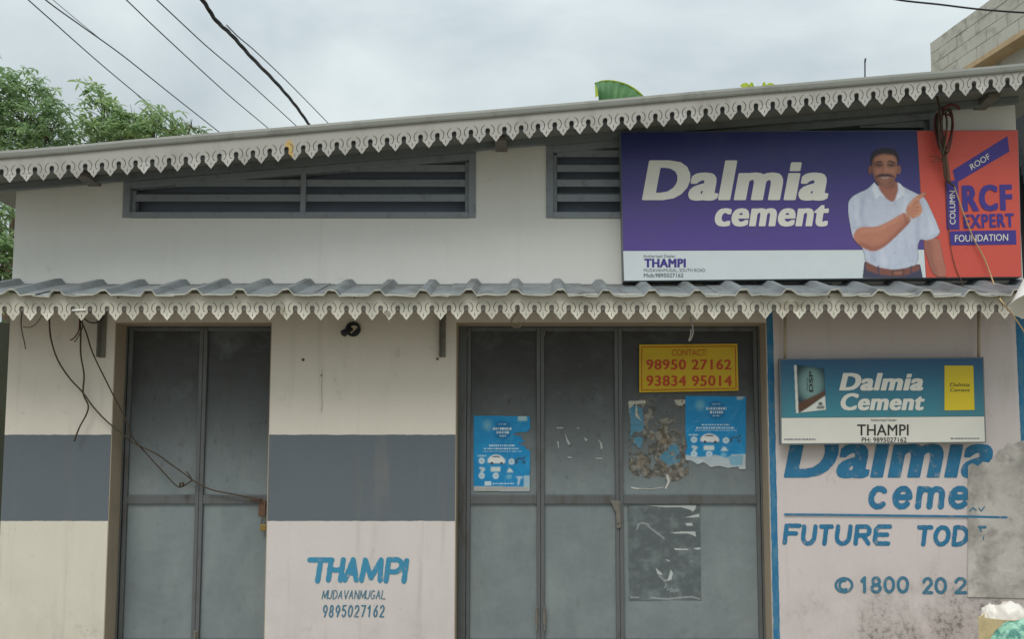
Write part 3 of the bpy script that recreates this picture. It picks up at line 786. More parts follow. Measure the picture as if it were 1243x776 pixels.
# --- fretwork fascia boards
def fascia(name, x0, x1, tipf, topf, pitch, Y, m, phase):
    U = pitch/20.7; vs, fs = [], []
    k0 = int(math.floor((x0-phase)/pitch)); k1 = int(math.ceil((x1-phase)/pitch)); rnd = random.Random(11)
    half = [(0,0),(1.6,-2.0),(3.4,-4.0),(4.6,-6.3),(6.2,-7.2),(7.7,-9.2),(7.9,-11.4),(7.5,-13.0),(7.2,-13.6)]
    for k in range(k0, k1+1):                     # one tooth at a time, from notch centre to notch centre
        tx = phase+k*pitch; sl = (tipf(tx+5)-tipf(tx-5))/10; ty = tipf(tx)+rnd.uniform(-.12, .12); xl_, xr_ = tx-pitch/2, tx+pitch/2
        F_ = lambda dx, dy: (tx+dx, ty+dy+dx*sl)
        R = [F_(dx*U, dy*U) for dx, dy in half]
        cx = pitch/2; R += [F_(cx+2.9*U*math.cos(math.radians(a)), -15.2*U-2.6*U*math.sin(math.radians(a))) for a in (200, 178, 156, 134, 112)]+[F_(cx, -17.8*U)]
        Lf = [(2*tx-x, y-2*(x-tx)*sl) for x, y in R]
        outl = Lf[::-1]+R[1:]
        outl += [(xr_, topf(xr_)), (tx, topf(tx)), (xl_, topf(xl_))]
        slots = [[F_(0, -3.4*U), F_(.55*U, -6.2*U), F_(0, -9.2*U), F_(-.55*U, -6.2*U)]]
        for sgn in (1, -1):
            ncx, ncy = -sgn*cx, -15.2*U
            path = [(ncx+sgn*8.2*U*math.cos(math.radians(a)), ncy+.4-7.6*U*math.sin(math.radians(a))) for a in (68, 52, 34, 16, -2, -20, -32)]
            path += [(ncx+sgn*5.4*U, ncy+5.3*U)]
            w = [.2, .34, .42, .45, .45, .42, .45, .38]; Lp, Rp = [], []
            for i, p in enumerate(path):
                a_ = path[max(i-1, 0)]; b_ = path[min(i+1, len(path)-1)]; d = np.array([b_[0]-a_[0], b_[1]-a_[1]]); d /= np.linalg.norm(d)
                Lp.append(F_(p[0]-d[1]*w[i]*U, p[1]+d[0]*w[i]*U)); Rp.append(F_(p[0]+d[1]*w[i]*U, p[1]-d[0]*w[i]*U))
            slots.append(Lp+Rp[::-1])
        bend = rnd.uniform(-.004, .012) if rnd.random() < .8 else rnd.uniform(.012, .03)
        me = filled([outl]+slots, 0, lambda a, b, d: P(a, b, Y-bend*max(0, min(1, (b-(ty-14))/14))*math.cos(math.pi*(a-tx)/pitch)))
        o_ = len(vs); vs += [v.co.copy() for v in me.vertices]; fs += [tuple(v+o_ for v in p.vertices) for p in me.polygons]; bpy.data.meshes.remove(me)
    me = bpy.data.meshes.new(name); me.from_pydata(vs, [], fs); bm = bmesh.new(); bm.from_mesh(me); bmesh.ops.remove_doubles(bm, verts=bm.verts, dist=.0006)
    bmesh.ops.recalc_face_normals(bm, faces=bm.faces); bm.to_mesh(me); bm.free(); me.materials.append(m)
    for k in range(k0+2, k1, 7):                  # fixing nails along the plain band
        x = phase+(k+rnd.uniform(-.3, .3))*pitch; c_ = P(x, topf(x)+4.5, Y-.002); q = MB(); q.tube([c_, c_+Vector((0, -.006, 0))], [.007, .004], 7); q.build('nail', M['rust'], shop)
    o = link(name, me, shop); sm = o.modifiers.new('thickness', 'SOLIDIFY'); sm.thickness = .003; sm.offset = 0
    return o
tx_ = [-60, 12, 112, 233, 354, 414, 497, 579, 662, 765, 826, 951, 1056, 1141, 1227, 1300]
ty_ = [227, 222, 215.5, 207, 195, 189.3, 182, 174, 166.5, 158, 152, 139, 128.5, 119.5, 111, 103.5]
tip_up = lambda x: float(np.interp(x, tx_, ty_))
top_up = lambda x: float(np.interp(x, [-60, 0, 400, 823, 1243, 1300], [189+3.5, 184+3.5, 153.5, 117.5, 80.5, 75.5]))
fascia('upper_fascia_board', -60, 1300, tip_up, top_up, 20.35, YF, M['fascia_up'], 12)
fascia('awning_fascia_board', -45, 1232, lambda x: 389.6-.0018*x+.35*math.sin(x/57), lambda x: 357.0-.0008*x, 20.75, YF, M['fascia'], 16)

# --- corrugated awning: sheets lapping side by side
ZB = P(626, 345.5, -.001).z; YFR = YF-.05; ZFR = P(626, 359.0, YFR).z
pitch = PX(624.5+55.6, 359, YFR)-PX(624.5, 359, YFR)
x0c = PX(624.5, 359, YFR)
def rib(x):            # trapezoid rib profile, height over the trough
    t = ((x-x0c)/pitch+.5) % 1-.5
    t = abs(t)*pitch
    return .039*(1 if t < .022 else max(0, 1-(t-.022)/.036))
def sheet(k0, k1, lift, seed):
    rnd = random.Random(seed); a = x0c+(k0-.5)*pitch; b_ = x0c+(k1+.56)*pitch
    xsamp = sorted(set([a, b_]+[x0c+k*pitch+d for k in range(k0-1, k1+2) for d in (-.12,-.058, -.04, -.022, 0, .022, .04, .058, .12) if a < x0c+k*pitch+d < b_]))
    ny = 7; vs = []; t = .003; warp = [rnd.uniform(-.006, .004) for _ in xsamp]
    for lay in (0, 1):
        for j in range(ny+1):
            f = j/ny; y = YFR+f*(-.002-YFR)
            for i, x in enumerate(xsamp):
                w = warp[i]*(1-f)**3*(1.2 if rib(x) < .01 else .3)
                z = ZFR+(ZB-ZFR)*f+rib(x)+w+lift+(t if lay else 0)
                vs.append((x, y+.01*math.sin(i*1.7+seed)*(1-f), z))
    n = len(xsamp); N_ = n*(ny+1); fs = []
    for j in range(ny):
        for i in range(n-1):
            q = (j*n+i, j*n+i+1, (j+1)*n+i+1, (j+1)*n+i); fs.append(q[::-1]); fs.append(tuple(v+N_ for v in q))
    mi = [0]*len(fs)
    for i in range(n-1): fs.append((i, i+1, N_+i+1, N_+i)); mi.append(1)
    for j in range(ny): fs.append((j*n, N_+j*n, N_+(j+1)*n, (j+1)*n)); fs.append((j*n+n-1, (j+1)*n+n-1, N_+(j+1)*n+n-1, N_+j*n+n-1)); mi += [0, 0]
    s = MB(); s.add(vs, fs); s.mi = mi
    # folded lip along the front, pale and worn
    lip = MB()
    for i in range(n-1):
        xa, xb = xsamp[i], xsamp[i+1]
        va = [vs[i], vs[i+1]]
        p0, p1 = Vector(va[0]), Vector(va[1])
        lip.add([p0+Vector((0,-.004,-.004)), p1+Vector((0,-.004,-.004)), p1+Vector((0,-.004,.004)), p0+Vector((0,-.004,.004)),
                 p0+Vector((0,.012,-.006)), p1+Vector((0,.012,-.006)), p1+Vector((0,.02,.006)), p0+Vector((0,.02,.006))],
                [(0,1,2,3),(3,2,6,7),(1,0,4,5)])
    o = s.build('awning_sheet', [M['zinc'], M['zinc_edge']], shop)
    lip.build('sheet_lip', M['zinc_edge'], o)
k = -13
while k < 12:
    n = 3; sheet(k, min(k+n-1, 12), .006*((k//n) % 2), k+40); k += n
b = MB(); b.box(PX(-60, 370, YF), PX(1234, 370, YF), YF+.006, YF+.035, ZFR-.10, ZFR-.004); b.build('awning_edge_beam', M['iron'], shop)
s = MB(); s.box(XL, XR, -.06, -.004, ZB-.07, ZB-.012); s.build('awning_wall_plate', M['iron'], shop)
def bracket(px, ybot):
    x = PX(px, 400, -.02); s = MB()
    s.box(x-.024, x+.024, -.012, -.003, PZ(ybot), ZB-.072); s.box(x-.024, x-.015, -.05, -.0125, PZ(ybot)+.003, ZB-.072)
    s.box(x-.014, x+.014, YF+.036, -.0505, ZFR-.06, ZFR-.035)
    o = s.build('awning_bracket', M['iron'], shop); bevel(o, .002); return o
bracket(124, 434.5); bracket(537, 434); bracket(-70, 434)

# --- cement patch and painted lettering on the wall
edge = [(1175,725.5),(1175,640),(1175,566)]
rnd = random.Random(3)
for x, y in ((1180,563),(1187,566),(1193,561),(1200,562),(1204,557),(1210,554),(1213,548),(1219,545),(1224,539),(1230,541),(1236,536),(1246,534)):
    edge.append((x, y+rnd.uniform(-1, 1)))
edge += [(1246, 727)]
mb = MB(); n = len(edge)
me = filled([edge], .002, lambda a, b, d: P(a, b, -.006+d)); me.flip_normals(); me.materials.append(M['cement']); link('cement_patch', me, shop, 'bare grey cement patch over the painted advert')
# "Dalmia" in heavy slanted capitals and lower case
text('Dalmia', box4(951, 521, 1217, 581, 12), -.003, M['wallblue'], shop, bold=.05, space=1.02, name='painted_lettering', label='large blue hand-painted word under the small sign')
strokes([('c',1054,590,1079,619),('e',1083,590,1108,619),('m',1112,590,1147,619),('e',1151,590,1178,619)], 3.6, -.003, M['wallblue'], shop, .12)
mb = MB(); ribbon(mb, [(953,625),(1000,625.3),(1100,626.6),(1180,627.6),(1222,628.6)], 1.3, -.0095); mb.build('painted_line', M['wallblue'], shop)
strokes([('F',952,637,975,663),('U',979,637,1004,663),('T',1007,637,1030,663),('U',1031,637,1055,663)][:3]+
        [('U',1011+0,637,1034,663)][:0]+[('U',1016,637,1036,663)][:0]+
        [('U',1017,637,1036,663)][:0], 2.8, -.003, M['wallblue'], shop, .14) if False else None
strokes([('F',951,636,972,662),('U',972.5,637,991.5,663),('T',993,637,1011,663),('U',1013.5,637,1034,663),('R',1037,637,1058,663),('E',1060,637,1082,663),
         ('T',1112,638,1132,664),('O',1133,638,1154,664),('D',1156,638,1177,664)], 2.7, -.003, M['wallblue'], shop, .12)
mb = MB(); ribbon(mb, [(1189,640.5),(1196,640.5)], 1.8, -.0095); ribbon(mb, [(1190,642),(1190.5,645)], 1.2, -.0098); ribbon(mb, [(1194.5,650),(1193.5,656)], .6, -.0098)
ribbon(mb, [(1177,621),(1181,617),(1185,620)], .8, -.0095); ribbon(mb, [(1188,617),(1191,621),(1195,616)], .8, -.0097); mb.build('paint_remnant', M['wallblue4'], shop)
strokes([('(',1013,701,1036,721)], 1.6, -.003, M['wallblue4'], shop)
mb = MB(); ribbon(mb, arc(1024.5, 711, 5.4, 5.6, 60, 285, 10)[::1], 1.5, -.0035); mb.build('painted_lettering', M['wallblue4'], shop)
strokes([('1',1043,700,1055,721),('8',1056,700,1071,721),('0',1072,700,1087,721),('0',1088,700,1104,721),
         ('2',1119,701,1133,722),('0',1134,701,1150,722),('2',1158,701,1174,722)], 1.9, -.003, M['wallblue4'], shop, .0)
# THAMPI / MUDAVANMUGAL / number on the middle wall
strokes([('T',371,677,404,709),('H',397,677,418,708),('A',417,677,437,708),('M',437,677,466,708),('P',467,677,490,709),('I',483,678,501,709)], 3.1, -.003, M['wallblue2'], shop, .14, jit=.25)
xx = [391, 403, 410, 417, 424, 430.5, 437, 444, 452.5, 460, 467, 474.5]; s_ = 'MUDAVANMUGAL'; xx = np.linspace(391, 463, 12)
strokes([(ch, x, 717, x+5.6+(1.4 if ch == 'M' else 0), 728) for ch, x in zip(s_, xx)], .55, -.003, M['wallblue3'], shop, .15, jit=.2)
xx = np.linspace(391.5, 460.5, 10)
strokes([(ch, x, 735, x+6.3, 750) for ch, x in zip('9895027162', xx)], .85, -.003, M['wallblue3'], shop, .1, jit=.2)

# ================================================================ signs and posters
def board(name, quad, Y0, Y1, m, parent, label=None):
    """quad picture points tl, tr, br, bl on plane Y0 (front)."""
    f = [P(x, y, Y0) for x, y in quad]; bk = [Vector((p.x, Y1, p.z)) for p in f]
    s = MB(); s.add(f+bk, [(3,2,1,0),(4,5,6,7),(0,1,5,4),(1,2,6,5),(2,3,7,6),(3,0,4,7)]); return s.build(name, m, parent, label=label)
big = thing('sign_board', P(998, 340, SY), 'long violet and coral cement advert with a pointing man, above the awning', 'sign')
board('backing_panel', [(753,160),(1236,157.5),(1240.5,336.5),(757,341.5)], SY, -.02, M['steel'], big)
e = .003
board('violet_panel', [(753.6,160.5),(1112.6,158.8),(1121.5,302.7),(756.5,304.3)], SY-e, SY-.0005, M['purple'], big)
board('white_strip', [(756.5,304.8),(1121.6,303.2),(1123.8,336.9),(757.8,340.8)], SY-e, SY-.0005, M['sign_white'], big)
board('coral_panel', [(1113.2,158.8),(1235.4,158),(1239.8,336),(1124.3,336.9)], SY-e, SY-.0005, M['coral'], big)
ty = SY-e-.002
text('Dalmia', box4(779, 194.5, 1013, 243.5, 9), ty, M['ink_white'], big, bold=.056, space=1.02)
text('cement', box4(866, 249, 1008, 275, 4), ty, M['ink_white'], big, bold=.052, space=1.02)
text('Authorised Dealer', box4(781, 309, 820, 312.6), ty, M['ink_grey'], big, bold=.0)
text('THAMPI', box4(782, 314, 832.5, 324.5), ty, M['ink_purple_text'], big, bold=.056, space=1.02)
text('MUDAVANMUGAL, SOUTH ROAD', box4(781.5, 326, 856, 330.6), ty, M['ink_grey'], big)
text('Mob:9895027162', box4(781.5, 331.8, 829.5, 336.6), ty, M['ink_grey'], big, bold=.015)
K = lambda x, y: (1000+x/3.374, 120+y/3.374)
def patch(pts, m, y=ty):
    s = MB(); s.add([P(p[0], p[1], y) for p in pts], [tuple(range(len(pts)))]); return s.build('printed_bar', m, big)
patch([K(528,292),K(540,345),K(760,215),K(752,152)], M['ink_purple_text'])
patch([K(497,338),K(503,535),K(556,535),K(550,333)], M['ink_purple_text'], ty-.0006)
patch([K(516,542),K(516,600),K(789,596),K(787,538)], M['ink_purple_text'])
ty2 = ty-.002
text('ROOF', [K(606,292),K(684,243),K(672,222),K(596,270)], ty2, M['ink_white'], big, bold=.01)
text('COLUMN', [K(540,514),K(537,376),K(514,376),K(516,514)], ty2, M['ink_white'], big, bold=.01)
text('FOUNDATION', [K(537,586),K(755,581),K(755,553),K(537,558)], ty2, M['ink_white'], big, bold=.01)
text('RCF', [K(568,462),K(774,456),K(770,349),K(564,353)], ty2, M['ink_purple_text'], big, bold=.06, space=1.1)
text('EXPERT', [K(573,530),K(781,523),K(778,468),K(571,474)], ty2, M['ink_purple_text'], big, bold=.05, space=1.1)

# the printed man
def man():
    cv = Canvas(1026, 174, 1148, 337.2, .5)
    f = lambda pts: [(1020+x/4.436, 170+y/4.436) for x, y in pts]
    B = 1/4.436
    # left lower arm (his left, hanging) first
    cv.poly(f([(440,535),(535,520),(548,600),(565,680),(590,738),(500,738),(470,640)]), '#b0715a', smooth=2)
    cv.poly(f([(440,535),(490,535),(500,640),(530,738),(500,738),(468,640)]), '#8f5746', blur=2, op=.7, clip=cv.a.copy(), cut=False)
    # trousers
    cv.poly(f([(130,655),(430,670),(445,745),(120,745)]), '#363a52')
    # shirt
    sh = [(185,222),(150,262),(100,283),(60,305),(40,340),(42,400),(58,490),(70,535),(100,552),(128,600),(132,655),(200,690),(290,703),(350,692),(425,668),(415,535),(470,542),(543,510),(522,450),(482,360),(455,308),(420,290),(345,255),(305,222),(285,330)]
    m = shirt_m = cv.poly(f(sh), '#c3ccdc', smooth=1)
    for pts, w, o in (([(130,300),(110,400),(130,470)], 20, .35), ([(420,420),(415,520),(420,660)], 22, .35), ([(300,340),(297,480),(300,700)], 3, .5), ([(170,560),(180,650)], 26, .3), ([(350,560),(380,660)], 14, .25),
                      ([(440,320),(425,420)], 12, .3), ([(75,350),(70,470)], 12, .28), ([(230,520),(240,640)], 10, .2)):
        cv.line(f(pts), w*B, '#8d98b0', o, 1.6, m, cut=False)
    for pts, w in (([(90,320),(80,420)], 16), ([(360,300),(340,400)], 26), ([(230,600),(240,670)], 26), ([(480,420),(500,500)], 18)):
        cv.line(f(pts), w*B, '#dbe2ee', .6, 2, m, cut=False)
    # neck
    cv.poly(f([(205,215),(310,215),(312,280),(290,338),(250,320),(210,275)]), '#a2664e', smooth=1)
    cv.poly(f([(215,225),(300,225),(290,262),(230,262)]), '#7d4938', blur=1.2, op=.75, cut=False, smooth=1)
    # collar
    for c in ([(183,222),(205,262),(250,318),(212,300),(192,318),(170,262)], [(306,222),(314,268),(290,335),(340,300),(368,310),(330,240)]):
        cv.poly(f(c), '#dde4ef', blur=.4); cv.line(f(c[1:4]), 3*B, '#8a94aa', .7, .4, cut=False)
    for y in (345, 430, 520, 610): cv.ell(*f([(292, y)])[0], 1.1, 1.1, '#9aa3b4', .3, .8, cut=False)
    # belt
    cv.poly(f([(136,655),(205,686),(290,700),(355,690),(424,668),(428,700),(360,725),(290,734),(205,724),(140,700)]), '#7c4a35', smooth=0)
    cv.poly(f([(276,700),(345,696),(345,733),(276,737)]), '#5a3626', cut=False); cv.poly(f([(288,708),(333,705),(333,725),(288,728)]), '#94614a', cut=False)
    for x in (205, 382): cv.line(f([(x, 680), (x, 728)]), 7*B, '#343850', 1, .3, cut=False)
    # right forearm across the chest, from the elbow up to the hand
    arm = [(75,500),(68,525),(92,560),(135,590),(185,604),(240,575),(300,520),(355,465),(385,430),(350,385),(300,415),(240,450),(180,470),(120,465),(88,480)]
    am = cv.poly(f(arm), '#bb7a5e', smooth=2)
    cv.line(f([(110,560),(180,590),(250,560),(330,480),(380,430)]), 22*B, '#8c5342', .7, 1.6, am, cut=False)
    cv.line(f([(110,490),(200,485),(280,440),(340,400)]), 16*B, '#d79a7c', .6, 1.8, am, cut=False)
    # hand with a pointing finger and curled fingers
    hand = [(350,388),(362,350),(385,325),(405,305),(425,292),(450,278),(464,280),(462,292),(440,310),(425,325),(432,345),(442,372),(436,398),(410,415),(388,428)]
    hm = cv.poly(f(hand), '#c48465', smooth=1)
    for k, (x, y) in enumerate(((432,352),(436,372),(430,392),(414,408))):
        cv.ell(*f([(x, y)])[0], 3.2, 2.3, '#cf9272', .3, 1, hm); cv.line(f([(x-26, y+8), (x-2, y+10)]), 2.4*B, '#85503e', .8, .25, hm, cut=False)
    cv.line(f([(372,352),(395,322),(420,318)]), 13*B, '#d59a7a', .8, .5, hm, cut=False)
    cv.line(f([(395,340),(425,325)]), 2.5*B, '#85503e', .7, .25, hm, cut=False)
    # bracelet threads
    cv.line(f([(338,392),(352,425),(362,455)]), 4*B, '#6c3a34', .9, .3, cut=False); cv.line(f([(352,385),(372,408),(380,436)]), 4*B, '#b4863c', .9, .3, cut=False)
    # head
    for cx, c_ in ((160, '#8a5644'), (316, '#a96f57')):
        cv.ell(*f([(cx, 160)])[0], 2.5, 6.0, c_, .5); cv.ell(*f([(cx, 160)])[0], 1.2, 3.6, '#6e4234', .6, .6, cut=False)
    face = [(172,100),(168,150),(177,195),(190,226),(214,250),(240,257),(266,250),(290,226),(304,192),(309,150),(306,100),(285,72),(240,64),(195,72)]
    fm = cv.poly(f(face), '#ad7357', smooth=2)
    cv.ell(*f([(275,150)])[0], 8, 15, '#c2886a', 3, .6, fm, cut=False); cv.ell(*f([(246,98)])[0], 11, 4.5, '#c89070', 2.5, .75, fm, cut=False)
    cv.ell(*f([(208,168)])[0], 5, 4, '#b97e62', 2, .6, fm, cut=False)
    cv.poly(f([(165,100),(166,160),(178,205),(200,240),(212,244),(190,200),(184,150),(186,110)]), '#6f4334', 1.6, .75, fm, cut=False)
    cv.poly(f([(308,100),(310,160),(302,200),(276,244),(268,246),(292,200),(298,150)]), '#8a5644', 1.4, .6, fm, cut=False)
    # stubble shadow round the jaw
    cv.poly(f([(172,185),(200,200),(216,222),(240,232),(262,222),(280,200),(306,185),(294,228),(266,252),(240,258),(214,252),(188,228)]), '#553529', 1.4, .55, fm, cut=False)
    cv.poly(f([(196,182),(284,182),(290,202),(262,212),(220,212),(190,202)]), '#6a4334', 1.2, .45, fm, cut=False)
    # eye sockets, brows, eyes
    for x0, x1, s_ in ((184, 227, 1), (251, 298, -1)):
        cv.ell(*f([((x0+x1)/2, 133)])[0], 6.2, 3.2, '#6b4132', 1.2, .75, fm, cut=False)
        ya, yb = (126, 120) if s_ > 0 else (119, 124)
        cv.poly(f([(x0-2, ya), (x0+12, ya-11), (x1-6, yb-8), (x1+1, yb+2), (x1-10, yb), (x0+12, ya-3)]), '#22150f', .35, .95, cut=False)
        cv.line(f([(x0+7, 137), ((x0+x1)/2, 133), (x1-6, 137)]), 3.6*B, '#1f130e', .95, .25, cut=False)
        cv.line(f([(x0+9, 139.5), (x1-8, 139.5)]), 2.4*B, '#9d8272', .6, .25, cut=False)
        cv.ell(*f([((x0+x1)/2, 138)])[0], .8, .8, '#140c09', .2, 1, cut=False)
        cv.line(f([(x0+8, 148), ((x0+x1)/2, 152), (x1-6, 148)]), 3*B, '#7d4f3e', .6, .6, cut=False)
    # nose
    cv.poly(f([(232,128),(229,160),(221,174),(230,178),(236,170)]), '#774938', .9, .65, fm, cut=False)
    cv.line(f([(244,122),(246,165)]), 6*B, '#cf987b', .7, .9, cut=False); cv.ell(*f([(241,170)])[0], 2.4, 1.7, '#bf8367', .8, .8, cut=False)
    cv.line(f([(222,178),(231,181),(240,183),(250,181),(258,177)]), 3.4*B, '#54301f', .85, .35, cut=False)
    for x0, y0, x1, y1 in ((218,176,200,196), (262,176,284,194)): cv.line(f([(x0,y0),(x1,y1)]), 2.6*B, '#74483a', .7, .5, cut=False)
    # heavy moustache, smile
    cv.poly(f([(190,204),(194,192),(212,185),(232,183),(240,186),(248,183),(270,185),(287,192),(292,203),(280,197),(260,195),(240,196),(220,196),(202,198)]), '#170e0b', .3, .97, cut=False, smooth=1)
    cv.poly(f([(214,200),(240,198),(267,199),(256,206),(240,208),(224,207)]), '#bfb0a6', .4, .7, cut=False, smooth=1)
    for x in (221, 231, 241, 251, 260): cv.line(f([(x, 199), (x, 208)]), .9*B, '#9c8c82', .5, .1, cut=False)
    cv.line(f([(212,206),(226,213),(242,216),(258,213),(270,204)]), 4*B, '#8c4f44', .85, .3, cut=False)
    cv.line(f([(224,222),(242,225),(258,222)]), 4*B, '#4d2f25', .45, .7, cut=False); cv.ell(*f([(241,238)])[0], 4, 2.4, '#9c6850', 1.2, .6, cut=False)
    # hair: short sides, brushed up top
    cv.poly(f([(164,140),(163,104),(168,78),(180,58),(206,50),(230,43),(262,44),(290,50),(306,64),(315,90),(315,140),(311,140),(309,112),(302,96),(292,80),(262,78),(238,72),(206,80),(184,92),(174,116),(171,140)]), '#1b1619', .8, smooth=1)
    rs = np.random.RandomState(2)
    for k in range(46):
        x = rs.uniform(172, 308); y = rs.uniform(44, 84)+abs(x-240)*.12; cv.line(f([(x, y), (x+rs.uniform(-4, 8), y-rs.uniform(5, 12))]), 1.6*B, '#3a3030', .5, .2, clip=cv.a.copy(), cut=False)
    for x0, x1 in ((166,172), (309,316)): cv.line(f([(x0+3, 138), (x0+4, 170)]), 3*B, '#2a1b16', .6, .5, cut=False)
    # cloth folds and seams
    for pts, w_, c_, o_ in (([(150,275),(180,330),(190,380)], 3, '#98a3ba', .6), ([(345,275),(372,330),(365,372)], 3, '#98a3ba', .6), ([(60,480),(100,470),(150,462)], 3, '#8e99b0', .8), ([(425,530),(480,528),(535,500)], 3, '#8e99b0', .8),
        ([(200,520),(240,580),(250,640)], 4, '#a2adc2', .55), ([(340,500),(360,560),(340,640)], 4, '#a2adc2', .55), ([(385,560),(395,620),(390,660)], 5, '#9aa5bb', .5), ([(160,600),(175,640),(215,672)], 5, '#9aa5bb', .5), ([(440,330),(452,400),(470,470)], 5, '#a4afc4', .5), ([(250,345),(255,400)], 4, '#a9b4c8', .5),
        ([(110,300),(125,360),(110,420)], 5, '#a4afc4', .5), ([(268,630),(262,690)], 4, '#9aa5bb', .45), ([(320,620),(330,690)], 4, '#9aa5bb', .45), ([(312,350),(318,470)], 2, '#9aa5bb', .4)):
        cv.line(f(pts), w_*B, c_, o_, .8, shirt_m*(1-am).clip(0, 1)*(1-hm).clip(0, 1)*(1-fm).clip(0, 1), cut=False)
    cv.c *= (.93+.14*cv.noise(13, 2.2))[..., None]; cv.c = cv.c*.86+np.array([.030, .026, .034])
    cv.c *= .95+.1*cv.noise(3, 6)[..., None]
    return cv.build('printed_figure', ty-.001, big, 'printed man with a moustache in a white shirt pointing to the coral panel')
man()

# small sign
small = thing('sign_board', P(1071, 540, TY), 'small teal cement dealer board with a white lower strip, on the pink wall', 'sign')
board('backing_panel', [(946,435.5),(1194,433.5),(1197,538),(947.5,540.5)], TY, TY+.03, M['steel'], small)
board('teal_panel', [(947.5,437.2),(1192.6,435.3),(1194.6,505.5),(948.8,507.3)], TY-e, TY-.0005, M['teal'], small)
board('white_strip', [(948.8,507.8),(1194.6,506),(1195.6,536.6),(949,538.8)], TY-e, TY-.0005, M['ink_white'], small)
ty = TY-e-.002
text('Dalmia', box4(1018.5, 453, 1125, 474.5, 5), ty, M['ink_white'], small, bold=.056, space=1.02)
text('Cement', box4(1018.5, 477.5, 1124.5, 498.5, 4), ty, M['ink_white'], small, bold=.052, space=1.02)
text('Authorised Dealer', box4(1057, 508.7, 1088.5, 511.6), ty, M['ink_black'], small)
text('THAMPI', box4(1040.5, 515.5, 1103, 529), ty, M['ink_black'], small, bold=.012)
text('PH: 9895027162', box4(1046, 531.3, 1100.5, 537), ty, M['ink_black'], small, bold=.012)
for xa, xb, y in ((952, 989, 533.5), (1154, 1189, 532.5)):      # two lines too small to read: rows of tiny marks
    s = MB(); x = xa; rnd = random.Random(xa)
    while x < xb:
        w = rnd.uniform(1.2, 3.2); s.add([P(x, y+.8, ty), P(x+w, y+.8, ty), P(x+w, y-.6, ty), P(x, y-.6, ty)], [(0,1,2,3)]); x += w+rnd.uniform(.5, 1)
    s.build('fine_print', M['ink_grey'], small)
sY = PZ(0)
s = MB(); s.add([P(1146.5,498.5,ty), P(1183,498,ty), P(1181.5,444,ty), P(1146.5,444,ty)], [(0,1,2,3)]); s.build('yellow_bag_print', M['bag_yellow'], small)
text('Dalmia', box4(1153, 465, 1178, 469.5, 1), ty-.001, M['ink_green'], small, bold=.01); text('Cement', box4(1153, 471.5, 1178, 475.8, 1), ty-.001, M['ink_green'], small, bold=.01)
def bag():
    cv = Canvas(961, 441, 1005, 504, .45)
    q = lambda x, y: (930+x/3.971, 420+y/3.971)
    cv.poly([q(133,92),(q(148,92)),q(158,325),q(142,328)], '#c9cdc6')
    m = cv.poly([q(148,92),q(280,110),q(290,310),q(158,325)], '#1f3a42')
    cv.ell(*q(215,185), 15, 20, '#7fa09c', 4, .85, m, cut=False)
    cv.poly([q(148,280),q(285,215),q(290,235),q(200,300),q(158,318)], '#5e3f2c', .5, .9, m, cut=False)
    cv.poly([q(158,325),q(200,300),q(285,240),q(290,310)], '#cfd2cb', .5, 1, m, cut=False)
    cv.ell(*q(262,280), 2.6, 2.2, '#3a4448', .4, .9, m, cut=False)
    cv.poly([q(245,292),q(280,290),q(280,303),q(245,305)], '#3a4448', .4, .8, m, cut=False)
    return cv.build('cement_bag_print', ty, small)
bag()
text('DSP', [(987.2,476),(986.5,450.5),(982,450.5),(982.2,476)], ty-.002, M['ink_black'], small, bold=.03)
text('Dalmia', [(980.8,474),(980.5,459),(979,459),(979.2,474)], ty-.002, M['ink_black'], small)
for px in (953, 1188):
    s = MB(); s.tube([P(px, 437, -.06), P(px, 362, -.06)], .011, 8); s.build('hanging_rod', M['jamb'], small, smooth=True)

# yellow phone board
yel = thing('notice_board', P(836, 477, DY-.05), 'yellow phone number board with red writing, high on the right leaf of the wide door', 'sign')
yy = DY-.034
board('notice_panel', [(776,418.5),(895,417.5),(896.5,474.5),(776,476.8)], yy, yy+.004, M['sign_yellow'], yel)
s = MB()
fr = [(779,421.5),(892.5,420.5),(893.5,471.8),(779,473.8)]
for i in range(4):
    a, c = np.array(fr[i]), np.array(fr[(i+1) % 4]); d = (c-a)/np.linalg.norm(c-a); nn = np.array([-d[1], d[0]])*.45
    s.add([P(*(a-nn), yy-.002-.0002*i), P(*(a+nn), yy-.002-.0002*i), P(*(c+nn), yy-.002-.0002*i), P(*(c-nn), yy-.002-.0002*i)], [(0,1,2,3)])
s.build('red_border', M['ink_red'], yel)
text('CONTACT:', box4(815.5, 424.5, 858.5, 432), yy-.002, M['ink_red'], yel, bold=.0)
text('98950 27162', box4(784.5, 436.5, 888, 449), yy-.002, M['ink_red'], yel, bold=.028, space=1.05)
text('93834 95014', box4(784.5, 456, 888.5, 469), yy-.002, M['ink_red'], yel, bold=.028, space=1.05)

